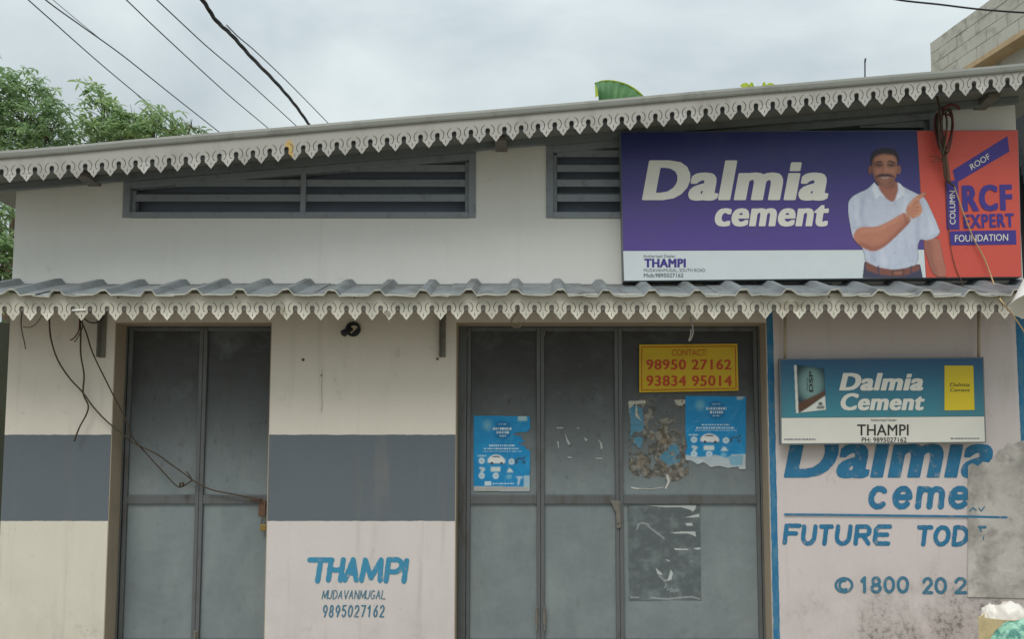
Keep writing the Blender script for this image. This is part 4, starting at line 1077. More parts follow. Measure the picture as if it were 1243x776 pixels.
# blue posters
def poster(ox, oy, w, h, seed, torn, label, name='poster'):
    cv = Canvas(ox-1, oy-1, ox+w+1, oy+h+1, .5)
    U = lambda x, y: (ox+x*w, oy+y*h)
    m = cv.poly([U(0,0),U(1,.01),U(.99,1),U(0,.99)], '#1b86bd', .2)
    nz_ = cv.noise(seed, 22); cv.put(((nz_-.5)*1.6).clip(0, 1)*m, '#2fa0d2', .8, cut=False)
    cv.ell(*U(.24,.13), 5, 6, '#7fb7c2', 2.5, .7, m, cut=False)
    cv.poly([U(.38,.10),U(.5,.06),U(.64,.11),U(.64,.28),U(.5,.33),U(.38,.28)], '#136a9c', .8, .8, m, cut=False)
    rr = random.Random(seed)
    def scribble(x0, x1, y, t, op=.9, c='#d8e6ea'):
        x = x0
        while x < x1:
            ww = rr.uniform(.012, .045); cv.poly([U(x, y-t),U(min(x+ww, x1), y-t),U(min(x+ww, x1), y+t),U(x, y+t)], c, .18, op*rr.uniform(.7, 1), m, cut=False); x += ww+.012
    scribble(.44,.57,.115,.007,.8); scribble(.34,.67,.175,.017); scribble(.40,.62,.225,.016); scribble(.45,.57,.27,.008,.8)
    scribble(.27,.72,.395,.010); scribble(.18,.80,.435,.010); scribble(.16,.84,.47,.005,.7)
    # car
    cv.poly([U(.24,.60),U(.26,.555),U(.34,.515),U(.44,.515),U(.53,.555),U(.56,.60),U(.54,.63),U(.26,.625)], '#dfe0dc', .3, 1, m, cut=False, smooth=1)
    cv.poly([U(.31,.55),U(.36,.528),U(.43,.528),U(.48,.555)], '#5f6d74', .25, .9, m, cut=False)
    cv.ell(*U(.32,.625), 1.6, 1.6, '#3b3f42', .2, 1, m, cut=False); cv.ell(*U(.49,.628), 1.6, 1.6, '#3b3f42', .2, 1, m, cut=False); cv.line([U(.26,.632),U(.55,.636)], .8, '#565c60', .7, .2, m, cut=False)
    # motorcycle
    cv.line([U(.74,.585),U(.80,.56),U(.86,.57),U(.90,.54)], 1.8, '#3c4a52', .9, .3, m, cut=False); cv.ell(*U(.75,.61), 2, 2, '#39454c', .3, .8, m, cut=False); cv.ell(*U(.88,.61), 2, 2, '#39454c', .3, .8, m, cut=False)
    # gift roundels and goods
    for x, y in ((.14,.595),(.665,.605),(.14,.79),(.39,.79)): cv.ell(*U(x, y), .052*w, .040*h, '#cfe0e6', .3, .95, m, cut=False); cv.ell(*U(x, y), .026*w, .015*h, '#4a8aa8', .3, .6, m, cut=False)
    scribble(.06,.22,.53,.012,.7); cv.poly([U(.30,.675),U(.47,.675),U(.47,.735),U(.30,.735)], '#d3ddd8', .3, .95, m, cut=False)
    cv.line([U(.12,.69),U(.18,.70),U(.14,.74)], 3, '#c9d6d6', .9, .4, m, cut=False); cv.poly([U(.58,.745),U(.62,.69),U(.66,.70),U(.70,.745)], '#d3ddd8', .4, .9, m, cut=False)
    cv.ell(*U(.625,.80), .05*w, .03*h, '#6fb0cc', .4, .9, m, cut=False)
    cv.poly([U(.19,.865),U(.31,.865),U(.31,.915),U(.19,.915)], '#cfdde0', .25, .9, m, cut=False); scribble(.33,.72,.895,.008,.8)
    cv.poly([U(.74,.80),U(.86,.80),U(.86,.82),U(.82,.83),U(.80,.91),U(.77,.91),U(.78,.83)], '#c6d8da', .3, .8, m, cut=False)
    cv.poly([U(.88,.79),U(1,.79),U(.99,.96),U(.88,.96)], '#a9c4cc', .3, .85, m, cut=False)
    cv.poly([U(0,.925),U(1,.935),U(.99,1),U(0,1)], '#b4b1a6', .5, .9, m, cut=False); scribble(.05,.9,.965,.006,.5,'#7d7b74')
    rs = np.random.RandomState(seed)
    for _ in range(9):           # creases in the paper
        a_, b_ = rs.rand(2), rs.rand(2); cv.line([U(*a_), U(*(a_*.5+b_*.5+rs.randn(2)*.03)), U(*b_)], .6, '#9cc4d4', .2, .5, m, cut=False)
    torn(cv, U)
    cv.c *= (.9+.2*cv.noise(seed+1, 9))[..., None]
    rel = np.abs(cv.noise(seed+5, 18)-.5)*.006+.001
    o = cv.build(name, 0, None, relief=None) if False else cv.build(name, DY-.012, None, relief=rel)
    tag(o, label, 'poster', 'blue posters on the wide door'); return rebase(o)
def cutpoly(cv, pts): cv.a = cv.a*(1-cv.inside(pts))
def torn1(cv, U):
    cutpoly(cv, [U(1.1,.20),U(.97,.19),U(.93,.22),U(.80,.225),U(.68,.245),U(.80,.27),U(.86,.265),U(.83,.30),U(.90,.33),U(.85,.36),U(.78,.375),U(.88,.39),U(.93,.44),U(.99,.46),U(1.1,.46)])
    cutpoly(cv, [U(1.1,-.1),U(.96,-.1),U(.93,.0),U(1.0,.03),U(1.1,.05)]); cv.poly([U(.78,.0),U(.93,.0),U(.94,.075),U(.78,.07)], '#a9c6c9', .3, .9, cut=False)
poster(575, 504.5, 69, 93, 4, torn1, 'blue poster with torn right edge on the left leaf of the wide door')
def torn2(cv, U):
    cv.poly([U(0,.80),U(.25,.83),U(.5,.80),U(.66,.84),U(.8,.80),U(1,.80),U(1,1),U(0,1)], '#b9c2c4', .5, .9, cut=False)
    cv.poly([U(.7,.82),U(.95,.80),U(.93,.94),U(.75,.95)], '#5fa6c2', .7, .7, cut=False)
    cutpoly(cv, [U(-.1,.86),U(.1,.88),U(.2,.93),U(.3,.90),U(.42,.97),U(.55,.95),U(.7,.98),U(.86,.96),U(.93,1.05),U(-.1,1.1)])
    cutpoly(cv, [U(-.1,.5),U(.0,.55),U(.03,.7),U(-.02,.8),U(.02,.9),U(-.1,.9)])
    cv.poly([U(.84,.0),U(.99,.0),U(.93,.05),U(.85,.06)], '#aab9ba', .3, .9, cut=False)
poster(832, 480.5, 74, 90, 9, torn2, 'blue prize poster with a ragged lower edge, below the yellow number board')

# torn paper remnants
def remnant():
    cv = Canvas(760, 483, 836, 600, .5)
    n1, n2, n3 = cv.noise(21, 16), cv.noise(22, 9), cv.noise(23, 30)
    sh = cv.blur(cv.inside([(762,484),(834,484),(833,560),(848,570),(820,585),(790,582),(764,575)]), 2)
    pap = (n1+sh*.1 > .50)*sh
    n5 = cv.noise(25, 5); cv.put(pap*(n2 > .36), '#6f6b62', 1); n6 = cv.noise(27, 3); cv.put(pap*cv.blur((n5 > .5).astype(float), .5), '#514f4a', .7, cut=False); cv.put(pap*cv.blur(((n1 > .56)*(n6 > .46)).astype(float), .5), '#8b877d', .75, cut=False); cv.put(pap*cv.blur((n6 > .64).astype(float), .5), '#98958c', .7, cut=False); cv.put(cv.blur(((n1+n2) > 1.24).astype(float), 1)*pap, '#756246', .5, cut=False); cv.put(pap*cv.blur((n6 < .36).astype(float), .5), '#38372f', .5, cut=False)
    for pts in ([(764,489),(780,496),(782,520),(779,545),(765,540)], [(800,556),(815,540),(823,538),(826,560),(812,566)]):
        mm = cv.blur(cv.inside(pts), 1)*(n2 > .42); cv.put(mm, '#4a8aa6', .8)
    for pts in ([(762,487),(784,486),(784,490),(770,491),(764,497)], [(818,486),(834,485),(834,492),(822,493)], [(772,488),(775,505),(779,512),(771,505)]): cv.put(cv.inside(pts)*(n2 > .4), '#b6b2a6', 1)
    for pts, w in (([(768,593),(790,594),(805,592)], 1.5), ([(810,578),(812,585),(808,593)], 3), ([(766,592),(775,594)], 2)): cv.line(pts, w, '#c9c9c2', 1, .3)
    o = cv.build('poster_remnant', DY-.009, None, relief=np.abs(cv.noise(7, 8)-.5)*.008)
    tag(o, 'weathered brown and blue remains of an old poster left of the ragged blue one', 'torn poster', 'peeled poster remains on the wide door'); rebase(o)
remnant()
def remnant_dark():
    cv = Canvas(760, 612, 856, 732, .5)
    n2 = cv.noise(31, 12)
    m = cv.inside([(761,614),(850,613),(851.5,729),(764,730)])
    cv.put(m, '#5b6364', 1); cv.put(m*((n2-.45)*2.5).clip(0, 1), '#747d7e', .8, cut=False); cv.put(m*cv.blur((cv.noise(33, 5) > .64).astype(float), .8), '#838a89', .3, cut=False)
    wh = '#b4b9b7'
    for pts in ([(785,614),(845,613.5),(844,619),(841,621.5),(837,619),(828,616.5),(805,616)],[(830,629),(849,624),(849,628),(838,629)],[(832,636),(840,635),(841,639),(834,639)],
                [(815,647),(830,645.5),(844,646),(845,652),(841,650),(836,648.5),(820,648.5)],[(818,666),(836,667),(834,668.5),(820,668)],[(842,666),(850,665),(851,667),(845,668)],
                [(796,690),(803,696),(804,699),(798,697)],[(814,692),(817,696),(815,704),(810,706),(812,700)],[(807,679),(813,681),(812,682.5)]): cv.poly(pts, wh, .25)
    for pts in ([(773,643),(775,637),(780,635),(786,637),(789,641),(797,647),(806,654)], [(800,699),(806,705),(811,705)], [(765,725.5),(775,726)], [(790,726),(810,728),(825,726),(840,725),(850,728)]):
        cv.line(pts, 1.1, wh, .8, .3)
    cv.c *= (.9+.2*n2)[..., None]
    o = cv.build('poster_remnant', DY-.0108, None, relief=np.abs(cv.noise(8, 10)-.5)*.005)
    tag(o, 'dark rectangle of peeled poster with white flakes, low on the wide door', 'torn poster', 'peeled poster remains on the wide door'); rebase(o)
remnant_dark()
def flakes():
    cv = Canvas(674, 512, 736, 562, .5); rr = random.Random(4)
    for pts in ([(685,524),(689,533),(693,539),(690,541),(687,535)],[(708,530),(714,534),(711,537)],[(724,532),(731,538),(732,545),(729,546),(728,538)],[(676,535),(679,537),(679,546),(677,543)],
                [(675,519),(684,518.5),(684,521),(677,521)],[(688,554),(694,555),(696,557),(690,557)],[(722,556),(732,556),(731,558),(724,558)],[(697,520),(704,519),(704,521)]): cv.poly(pts, '#a9acaa', .2)
    o = cv.build('poster_remnant', DY-.0125, None, relief=np.abs(cv.noise(8, 10)-.5)*.004)
    tag(o, 'scattered flakes of white paper on the middle leaf of the wide door', 'torn poster', 'peeled poster remains on the wide door'); rebase(o)
flakes()

# ================================================================ cables, hooks, lamp holder
def smooth(pts, n=4):
    pts = [Vector(p) for p in pts]; out_ = []
    for i in range(len(pts)-1):
        p0, p1, p2, p3 = pts[max(i-1, 0)], pts[i], pts[i+1], pts[min(i+2, len(pts)-1)]
        for k in range(n):
            t = k/n; out_.append(.5*((2*p1)+(p2-p0)*t+(2*p0-5*p1+4*p2-p3)*t*t+(3*p1-p0-3*p2+p3)*t**3))
    return out_+[pts[-1]]
def cable(name, pts, Y, r, m, label, cat='cable', group=None, seg=6, ys=None):
    if name == 'hanging_cable': group = 'loose cables hanging from the left end of the awning'
    q = [P(p[0], p[1], (ys[i] if ys else Y)) for i, p in enumerate(pts)]
    s = MB(); s.tube(smooth(q), r, seg); o = s.build(name, m, smooth=True); tag(o, label, cat, group); return rebase(o)
cable('hanging_cable', [(60,372),(60,392),(62,412),(70,437),(85,460),(100,476),(113,494),(130,512),(152,530),(162,538),(189,551),(206,563),(223,575),(236.5,585),(257,595),(287,601),(318,607.5)], -.05, .0062, M['cable'],
      'long brown cable looping from the awning across the narrow door to its hasp', ys=[-.1,-.08,-.06,-.05,-.05,-.05,-.05,-.05,-.02,.02,.06,.09,.11,.12,.13,.13,.135])
cable('hanging_cable', [(98,378),(99,390),(105,405),(113,430),(130,465),(141,487),(153,510),(160,530),(175,548),(195,570),(214,590),(221,591),(228,587),(232.5,583),(229,576),(226,573)], -.04, .0058, M['cable'],
      'brown cable slanting to a small knot on the narrow door', ys=[-.1,-.09,-.08,-.07,-.06,-.05,-.02,.02,.06,.09,.11,.11,.11,.11,.11,.11])
cable('hanging_cable', [(96,380),(98,400),(98,430),(102,455),(101,478),(107,492),(105,503),(97,518),(92.5,529),(90,536)], -.05, .0062, M['cable'], 'crooked brown cable hanging straight down over the left wall to the grey band')
cable('hanging_cable', [(97,380),(96,400),(92,408),(88,412),(85,413)], -.08, .005, M['maroon'], 'short frayed cable end below the white strip')
cable('hanging_cable', [(101,386),(108,391),(116,392),(123,388),(127,378)], -.07, .005, M['cable_dark'], 'short dark cable swinging from the white strip to the left bracket')
cable('hanging_cable', [(99,386),(100,398),(93,412),(90,415)], -.085, .004, M['cable'], 'thin wire hooked beside the frayed cable end')
cable('hanging_cable', [(27,378),(25.5,392),(27,404),(29.5,415),(31,424)], -.05, .004, M['cable'], 'thin dry twig-like wire hanging at the far left of the awning')
cable('hanging_cable', [(28,397),(36,397.5),(44,393),(51,383)], -.055, .003, M['cable'], 'thin wire curving up from the twig-like wire to the fascia')
o = MB(); a, c = P(86.5, 377.5, YF-.01), P(104, 376.5, YF-.01); o.add([a, c, c+Vector((-.008,.01,.012)), a+Vector((.004,.01,.012)), a+Vector((0,.06,.006)), c+Vector((0,.06,.006)), c+Vector((-.008,.06,.018)), a+Vector((.004,.06,.018))],
    [(0,1,2,3),(4,7,6,5),(3,2,6,7),(0,4,5,1),(0,3,7,4),(1,5,6,2)]); o = o.build('cable_clip', M['white']); tag(o, 'thin white plastic strip caught in the fascia above the hanging cables', 'plastic strip'); rebase(o)
kn = MB()
for a in range(7):
    t = a*1.1; p = P(221, 588.5, .11); kn.tube(smooth([p+Vector((.016*math.cos(t), -.004*a, .02*math.sin(t))), p+Vector((.02*math.cos(t+1.5), -.01, .014*math.sin(t+2))), p+Vector((-.014*math.cos(t), .0, -.018*math.sin(t)))], 3), .004, 5)
tag(kn.build('cable_knot', M['cable'], smooth=True), 'small knot of cable in front of the narrow door', 'cable'); rebase(bpy.data.objects['cable_knot'])
cable('wire_hook', [(629,372),(627,380),(622,387),(620,393),(623,397),(629,398),(634,395),(636,390)], YF-.012, .005, M['cable'], 'rusty bent hook hanging below the fascia above the wide door', 'hook')
cable('wire_hook', [(838,385),(841,398),(841,406),(838,413),(836,414),(838,409),(839,400)], YF+.05, .005, M['iron'], 'thin grey wire loop hanging above the yellow number board', 'hook')

lamp = thing('lamp_holder', P(428, 410, -.05), 'empty lamp holder on the cream wall between the two doors', 'lamp holder')
c0 = P(429, 400, -.001)
s = MB(); s.tube([c0+Vector((0,-.002,0)), c0+Vector((0,-.02,0))], .058, 20); s.build('wall_rose', M['cable_dark'], lamp)
s = MB(); s.tube([c0+Vector((.008,-.0205,-.006)), c0+Vector((.010,-.024,-.008))], .036, 18); s.build('cover_disc', M['jamb'], lamp)
s = MB(); s.tube([c0+Vector((-.012,-.025,.0)), c0+Vector((-.035,-.06,-.02)), c0+Vector((-.055,-.09,-.045))], [.02, .022, .028], 12); s.build('socket', M['cable_dark'], lamp, smooth=True)
for (px, py, r) in ((368, 437, .012), (531, 436, .011), (390, 456, .006)):
    s = MB(); c0 = P(px, py, 0); s.tube([c0+Vector((0,-.0015,0)), c0+Vector((0,-.012,0))], [r, r*.6], 8); s.build('nail', M['rust'], shop)
c0 = P(391, 455, 0); s = MB(); s.tube(smooth([P(391, 449, -.004), P(390.4, 470, -.004), P(391, 492, -.004), P(389.5, 500, -.004)]), .0015, 4); s.build('wall_crack', M['jamb'], shop)

# bundle of cable over the big sign
coil = thing('cable_bundle', P(1146, 240, SY-.03), 'bundle of maroon cable tied in loops over the coral end of the big sign', 'cable')
for i, (w, hgt, dx) in enumerate(((13,52,0),(10,46,-4),(9,55,4),(12,40,2),(7,58,-2))):
    cx, cy = 1146+dx, 158; pts = [P(cx+w*math.sin(t)*(.7+.3*math.cos(t)), cy-hgt/2*math.cos(t), SY-.05-.012*i) for t in np.linspace(.1, 6.2, 18)]
    s = MB(); s.tube(smooth(pts, 2), .0068, 6); s.build('loop', M['maroon'] if i % 2 else M['cable'], coil, smooth=True)
s = MB(); s.tube(smooth([P(1137,116,SY-.1), P(1141,135,SY-.09), P(1143,170,SY-.08), P(1146,200,SY-.07), P(1148,216,SY-.06), P(1158,226,SY-.04)]), .008, 6); s.build('tail', M['cable'], coil, smooth=True)
s = MB(); s.tube(smooth([P(1145,132,SY-.1), P(1153,127,SY-.1), P(1160,128,SY-.1), P(1165,132,SY-.09)]), .011, 7); s.build('loop', M['maroon'], coil, smooth=True)
s = MB(); s.tube(smooth([P(1147,185,SY-.05), P(1150,205,SY-.05), P(1152,222,SY-.05)]), .013, 7); s.build('wrap', M['rust'], coil, smooth=True)
for k, (x, y) in enumerate(((1128,190),(1130,196),(1134,193))):
    s = MB(); s.tube(smooth([P(1147, 197-k*2, SY-.05), P((x+1147)/2, y, SY-.055), P(x, y, SY-.05)]), .003, 5); s.build('loose_strand', M['rust'], coil, smooth=True)
cable('string', [(1148,214),(1149,240),(1151,270),(1154,300),(1160,325),(1167,341),(1170,350)], SY-.012, .003, M['rust'], 'thin brown string falling down the coral end of the big sign', 'string')
rp = [(1158,225),(1164,243),(1172,265),(1182,290),(1194,312),(1203,335),(1209,352),(1216,366),(1228,381),(1240,398),(1252,418)]
cable('rope', rp, 0, .0052, M['rope'], 'frayed yellow rope slanting from the cable bundle over the awning edge', 'rope', ys=[SY-.03,SY-.03,SY-.03,SY-.03,SY-.03,-.2,-.36,YF-.08,YF-.06,YF-.05,YF-.04])

# white shade at the right edge
sh = thing('white_shade', P(1262, 400, -1.0), 'plain white cone-shaped shade poking in at the right edge below the big sign', 'lamp shade')
Yc = -1.0; cc = P(1271, 371, Yc); ax = (P(1280, 311, Yc-.0)-cc); ax = ax.normalized(); ax = (ax+Vector((0, .30, 0))).normalized()
Lh = .33; R0 = .205; R1 = .07
def ring(c, r, n=40):
    a = ax.cross(Vector((0,1,0))).normalized(); b_ = ax.cross(a); return [c+(a*math.cos(2*math.pi*k/n)+b_*math.sin(2*math.pi*k/n))*r for k in range(n)]
n = 40; s = MB(); rr = [ring(cc, R0), ring(cc+ax*Lh, R1), ring(cc+ax*(Lh-.004), R1-.005), ring(cc+ax*.001, R0-.006)]
vs = [v for r in rr for v in r]; fs = [(i*n+k, i*n+(k+1) % n, ((i+1) % 4)*n+(k+1) % n, ((i+1) % 4)*n+k) for i in range(4) for k in range(n)]
s.add(vs, fs); s.build('shade', M['white'], sh, smooth=False)
s = MB(); s.tube([cc+ax*(Lh-.02), cc+ax*(Lh+.12)], .035, 12); s.build('neck', M['white'], sh, smooth=True)
s = MB(); s.tube([cc+ax*(Lh+.1), Vector((cc.x+.25, cc.y+.1, cc.z+.55)), Vector((cc.x+.9, cc.y+.15, cc.z+.6)), Vector((cc.x+.9, cc.y+.15, 0))], .02, 8); s.build('post', M['iron'], sh)

# ================================================================ rubbish at the lower right
box_t = thing('rubbish_box', (P(1240, 776, -.55).x, -.55, 0), 'open cardboard box of rubbish standing at the foot of the pink wall', 'box')
bx0 = P(1186, 750, -.75).x; bw = .5; bh = P(1200, 751, -.75).z
cardm = mat('worn_cardboard', '#cdb98f', .85, 0, .15, 8, '#8f8468', .5, 9)
A_ = P(1187, 751, -.62); B2 = P(1203, 751, -.34); bh = A_.z
A_ = Vector((A_.x, -.62, 0)); B2 = Vector((B2.x, -.34, 0)); off = Vector((.46, -.10, 0)); cs = [A_, A_+off, B2+off, B2]
for i in range(4):
    a, c = cs[i], cs[(i+1) % 4]; d = (c-a).normalized(); inn = Vector((-d.y, d.x, 0))*.007; a2, c2 = a+d*.0035, c-d*.0035; s = MB(); vs = []
    rnd = random.Random(i); n = 8
    for k in range(n+1):
        p = a2+(c2-a2)*k/n; z = bh+rnd.uniform(-.008, .006); w = inn.normalized()*-.006*math.sin(math.pi*k/n)
        vs += [p+Vector((0,0,.004)), p+w+Vector((0,0,z)), p+inn+w+Vector((0,0,z)), p+inn+Vector((0,0,.004))]
    fs = [(4*k+q, 4*k+(q+1) % 4, 4*k+4+(q+1) % 4, 4*k+4+q) for k in range(n) for q in range(4)]+[(0,1,2,3),(4*n+3,4*n+2,4*n+1,4*n)]
    s.add(vs, fs); s.build('side_panel', cardm, box_t)
s = MB(); s.add([c+Vector((0,0,.0035)) for c in cs], [(0,1,2,3)]); s.build('base_panel', cardm, box_t)
def lump(name, c, r, m, seed, label, cat, top=None):
    bm = bmesh.new(); bmesh.ops.create_icosphere(bm, subdivisions=4, radius=1); rnd = random.Random(seed)
    dirs = [(Vector((rnd.gauss(0,1), rnd.gauss(0,1), rnd.gauss(0,1))).normalized(), rnd.uniform(4, 11), rnd.uniform(0, 6)) for _ in range(14)]
    for v in bm.verts:
        d = v.co.normalized(); k = 1+sum(.05*abs(math.sin(f*d.dot(q)+p)) for q, f, p in dirs)-.25
        v.co = Vector((d.x*r[0]*k, d.y*r[1]*k, d.z*r[2]*k))
    me = bpy.data.meshes.new(name); bm.to_mesh(me); bm.free(); me.materials.append(m)
    for v in me.vertices: v.co += c
    for p in me.polygons: p.use_smooth = True
    o = link(name, me); tag(o, label, cat, 'white bags on the rubbish box' if name == 'plastic_bag' else None); return rebase(o)
bagw = mat('white_polythene', '#e2dcd4', .35, 0, .05, 9, '#c9a88a', .5, 12, bump=.5, bs=25)
bagg = mat('green_printed_sack', '#8fbfa8', .4, 0, .25, 16, '#3d7a70', .9, 16, bump=.5, bs=30, edge=(.46, .56))
lump('plastic_bag', P(1203, 756, -.46), (.055, .055, .10), bagw, 3, 'small crumpled white polythene bag, left one of the two on the rubbish box', 'plastic bag')
lump('plastic_bag', P(1226, 758, -.50), (.105, .09, .125), bagw, 9, 'larger crumpled white polythene bag, right one of the two on the rubbish box', 'plastic bag')
lump('woven_sack', P(1248, 790, -.84), (.20, .07, .165), bagg, 5, 'green printed plastic sack slumped against the front of the rubbish box', 'sack')
s = MB(); y = -.7515; pts = [(1205,757),(1226,755),(1240,757),(1250,760),(1250,775),(1228,776),(1212,776),(1204,768)]
# ================================================================ neighbours
# concrete block building behind, upper right: a wall running back to the left
nb = thing('block_building', (6.3, 9.5, 0), 'unfinished building of bare concrete blocks rising behind the right end of the roof', 'building')
YC = 9.6
cor = P(1129, 52, YC); dirv = Vector((-(641-467)/930., 1, 0)).normalized(); back = -dirv     # from the far corner towards the camera
nrm = Vector((-back.y, back.x, 0)).normalized()
if nrm.x > 0: nrm = -nrm          # faces left / camera
topz = cor.z; bh_, bl_ = .245, .50
wlen = 6.2
def on(u, z, d=0): return Vector((cor.x, cor.y, 0))+back*u+nrm*d+Vector((0,0,z))
core = MB(); vs = []
for d in (-.010, -.25):
    for u, z in ((0.006,topz-1.0),(wlen,topz-1.0),(wlen,topz-.006),(.006,topz-.006)): vs.append(on(u, z, d))
core.add(vs, [(0,1,2,3),(7,6,5,4),(0,4,5,1),(1,5,6,2),(2,6,7,3),(3,7,4,0)]); core.build('mortar_core', M['mortar'], nb)
block_me = None; rnd = random.Random(8)
def block_mesh(w, h, d, nm):
    m_ = MB(); m_.box(0, w, 0, d, 0, h); me = bpy.data.meshes.new(nm); me.from_pydata(m_.v, [], m_.f); me.materials.append(M['block']); return me
bme = {round(w, 2): block_mesh(w, bh_-.014, .25, 'concrete_block') for w in (bl_-.014, bl_/2-.014)}
ang = math.atan2(back.y, back.x)
def place(w, u, z, d, e_):
    o = bpy.data.objects.new('concrete_block', bme[round(w, 2)]); C.objects.link(o); o.parent = nb
    p = on(u, z, d); o.location = p-nb.location; o.rotation_euler = (0, 0, ang); 
    return o
ncourse = 4
sgn = 1 if Matrix.Rotation(ang, 3, 'Z') @ Vector((0,1,0)) @ nrm > 0 else -1
for cidx in range(ncourse):
    z = topz-(cidx+1)*bh_+.004; u = 0; first = cidx % 2
    while u < wlen-.4:
        w = bl_/2 if (u == 0 and first) else bl_
        dd = rnd.uniform(0, .008)
        place(w-.014, u+.004, z, dd if sgn < 0 else dd-.25, 0) if True else None
        u += w
# ledge band along the wall
s = MB(); vs = []
zl = topz-4*bh_-.01
rec = MB(); vs = []
for d in (-.32, -.5):
    for u, z in ((0.006,0),(wlen,0),(wlen,topz-1.0),(.006,topz-1.0)): vs.append(on(u, z, d))
rec.add(vs, [(0,1,2,3),(7,6,5,4),(0,4,5,1),(1,5,6,2),(2,6,7,3),(3,7,4,0)]); rec.build('recessed_wall', M['block'], nb)
en = MB(); en.add([on(0, 0, -.34), on(.2, 0, -.34), on(.2, 0, -6), on(0, 0, -6), on(0, topz-.01, -.34), on(.2, topz-.01, -.34), on(.2, topz-.01, -6), on(0, topz-.01, -6)], [(0,3,2,1),(4,5,6,7),(0,1,5,4),(1,2,6,5),(2,3,7,6),(3,0,4,7)]); en.build('end_wall', M['block'], nb)
vs = []
for d in (.025, -.33):
    for u, z in ((0.0, zl-.10),(wlen, zl-.10),(wlen, zl),(0.0, zl)): vs.append(on(u, z, d))
s.add(vs, [(0,1,2,3),(7,6,5,4),(0,4,5,1),(1,5,6,2),(2,6,7,3),(3,7,4,0)])
s.build('ledge', M['ledge'], nb)

# dark roof to the right of the sign
s = MB(); x0 = XRU+.07
rt = thing('lean_to_roof', (x0+.6, 1.2, 0), 'dark ribbed lean-to roof beside the right end of the shop', 'roof')
for i in range(14):
    a = P(1236, 128, 1.2); s = MB(); z = a.z-.02-i*.085; s.box(a.x-.06+i*.0, a.x+1.6, 1.2-.02-i*.02, 1.25-i*.02, z-.10, z-.012); s.build('roof_rib', M['tile'], rt)
s = MB(); s.box(a.x-.05, a.x+1.6, 1.28, 1.4, 0, a.z); s.build('wall', M['tile'], rt)

# neighbour wall seen in the gap at the left
nbw = MB(); nbw.box(PX(-160, 500, 1.6), PX(8, 500, 1.6), 1.6, 1.75, 0, PZ(392, 1.6)); o = nbw.build('boundary_wall', mat('mossy_wall', '#35382c', .95, 0, .3, 2, '#20251b', .8, 5, bump=.5)); tag(o, 'dark mossy boundary wall in the gap at the far left', 'wall'); rebase(o)

# ---- trees
def leaf_cluster(mb, c, n, L, rnd, droop=.5, mi=0):
    ax0 = rnd.uniform(0, 6.28)
    for k in range(n):
        az = ax0+k*6.28/n+rnd.uniform(-.4, .4); el = rnd.uniform(-.5, .7); l = L*rnd.uniform(.7, 1.2); w = l*.13
        d = Vector((math.cos(az)*math.cos(el), math.sin(az)*math.cos(el), math.sin(el))); sd = Vector((-math.sin(az), math.cos(az), rnd.uniform(-.5, .5))).normalized()
        p1 = c+d*l*.45; p2 = c+d*l*.8+Vector((0,0,-droop*l*.25)); p3 = c+d*l+Vector((0,0,-droop*l*.55))
        mb.add([c, p1-sd*w, p1+sd*w, p2-sd*w*.8, p2+sd*w*.8, p3], [(0,1,2),(1,3,4,2),(3,5,4)], mi)
def tree(label, base, blobs, count, L, seed, trunk_r=.14, mats=('mango', 'mango2'), young=.3):
    rnd = random.Random(seed); t = thing('mango_tree', base, label, 'tree', 'mango trees behind the shop')
    tr = MB(); cen = sum((Vector(b[0]) for b in blobs), Vector())/len(blobs)
    fork = Vector((base[0]+(cen.x-base[0])*.5, base[1], cen.z*.62))
    tr.tube(smooth([Vector(base), Vector(base)*.5+fork*.5+Vector((.08,.03,0)), fork]), [trunk_r*(1-.35*i/8) for i in range(9)], 9); tr.build('trunk', M['bark'], t, smooth=True)
    for c, r in blobs:
        b_ = MB(); c = Vector(c); b_.tube(smooth([fork-Vector((0,0,.1)), fork*.45+c*.55+Vector((rnd.uniform(-.1,.1),0,-.12)), c+Vector((0,0,r[2]*.4))]), [.035*(1-.8*i/8) for i in range(9)], 6)
        for k in range(10):
            e_ = c+Vector((rnd.uniform(-1,1)*r[0]*.85, rnd.uniform(-1,1)*r[1]*.85, rnd.uniform(-.5,.95)*r[2]*.85)); b_.tube(smooth([c+Vector((0,0,-r[2]*.3)), c*.5+e_*.5+Vector((0,0,-.03)), e_], 3), [.010*(1-.8*i/6) for i in range(7)], 4)
        b_.build('branch', M['bark'], t, smooth=True)
    cr_ = MB()
    for c, r in blobs:
        c = Vector(c); nn = int(count*r[0]*r[2]/(blobs[0][1][0]*blobs[0][1][2]))
        for k in range(nn):
            d = Vector((rnd.gauss(0,1), rnd.gauss(0,1), rnd.gauss(0,1))).normalized(); q = rnd.uniform(.35, 1.0)**.5
            q *= 1+.16*math.sin(5*d.x+3*d.z+seed)+.12*math.sin(9*d.z-4*d.x)
            p = c+Vector((d.x*r[0], d.y*r[1], d.z*r[2]))*q
            leaf_cluster(cr_, p, rnd.randint(6, 9), L, rnd, .6, 1 if rnd.random() < young else 0)
    o = cr_.build('crown', [M[mats[0]], M[mats[1]]], t); o['kind'] = 'stuff'
    return t
def B_(px, py, Y, wpx, hpx, dy=.6):
    s = FPX/(Y+DIST); return (tuple(P(px, py, Y)), (wpx/s, dy, hpx/s))
tree('dense dark mango tree behind the far left end of the roof', (P(5, 500, 5.2).x, 5.2, 0),
     [B_(28,136,5.2,45,50), B_(-30,130,5.4,55,60), B_(58,160,5.0,24,38), B_(10,185,5.0,60,30)], 300, .115, 3, young=.12)
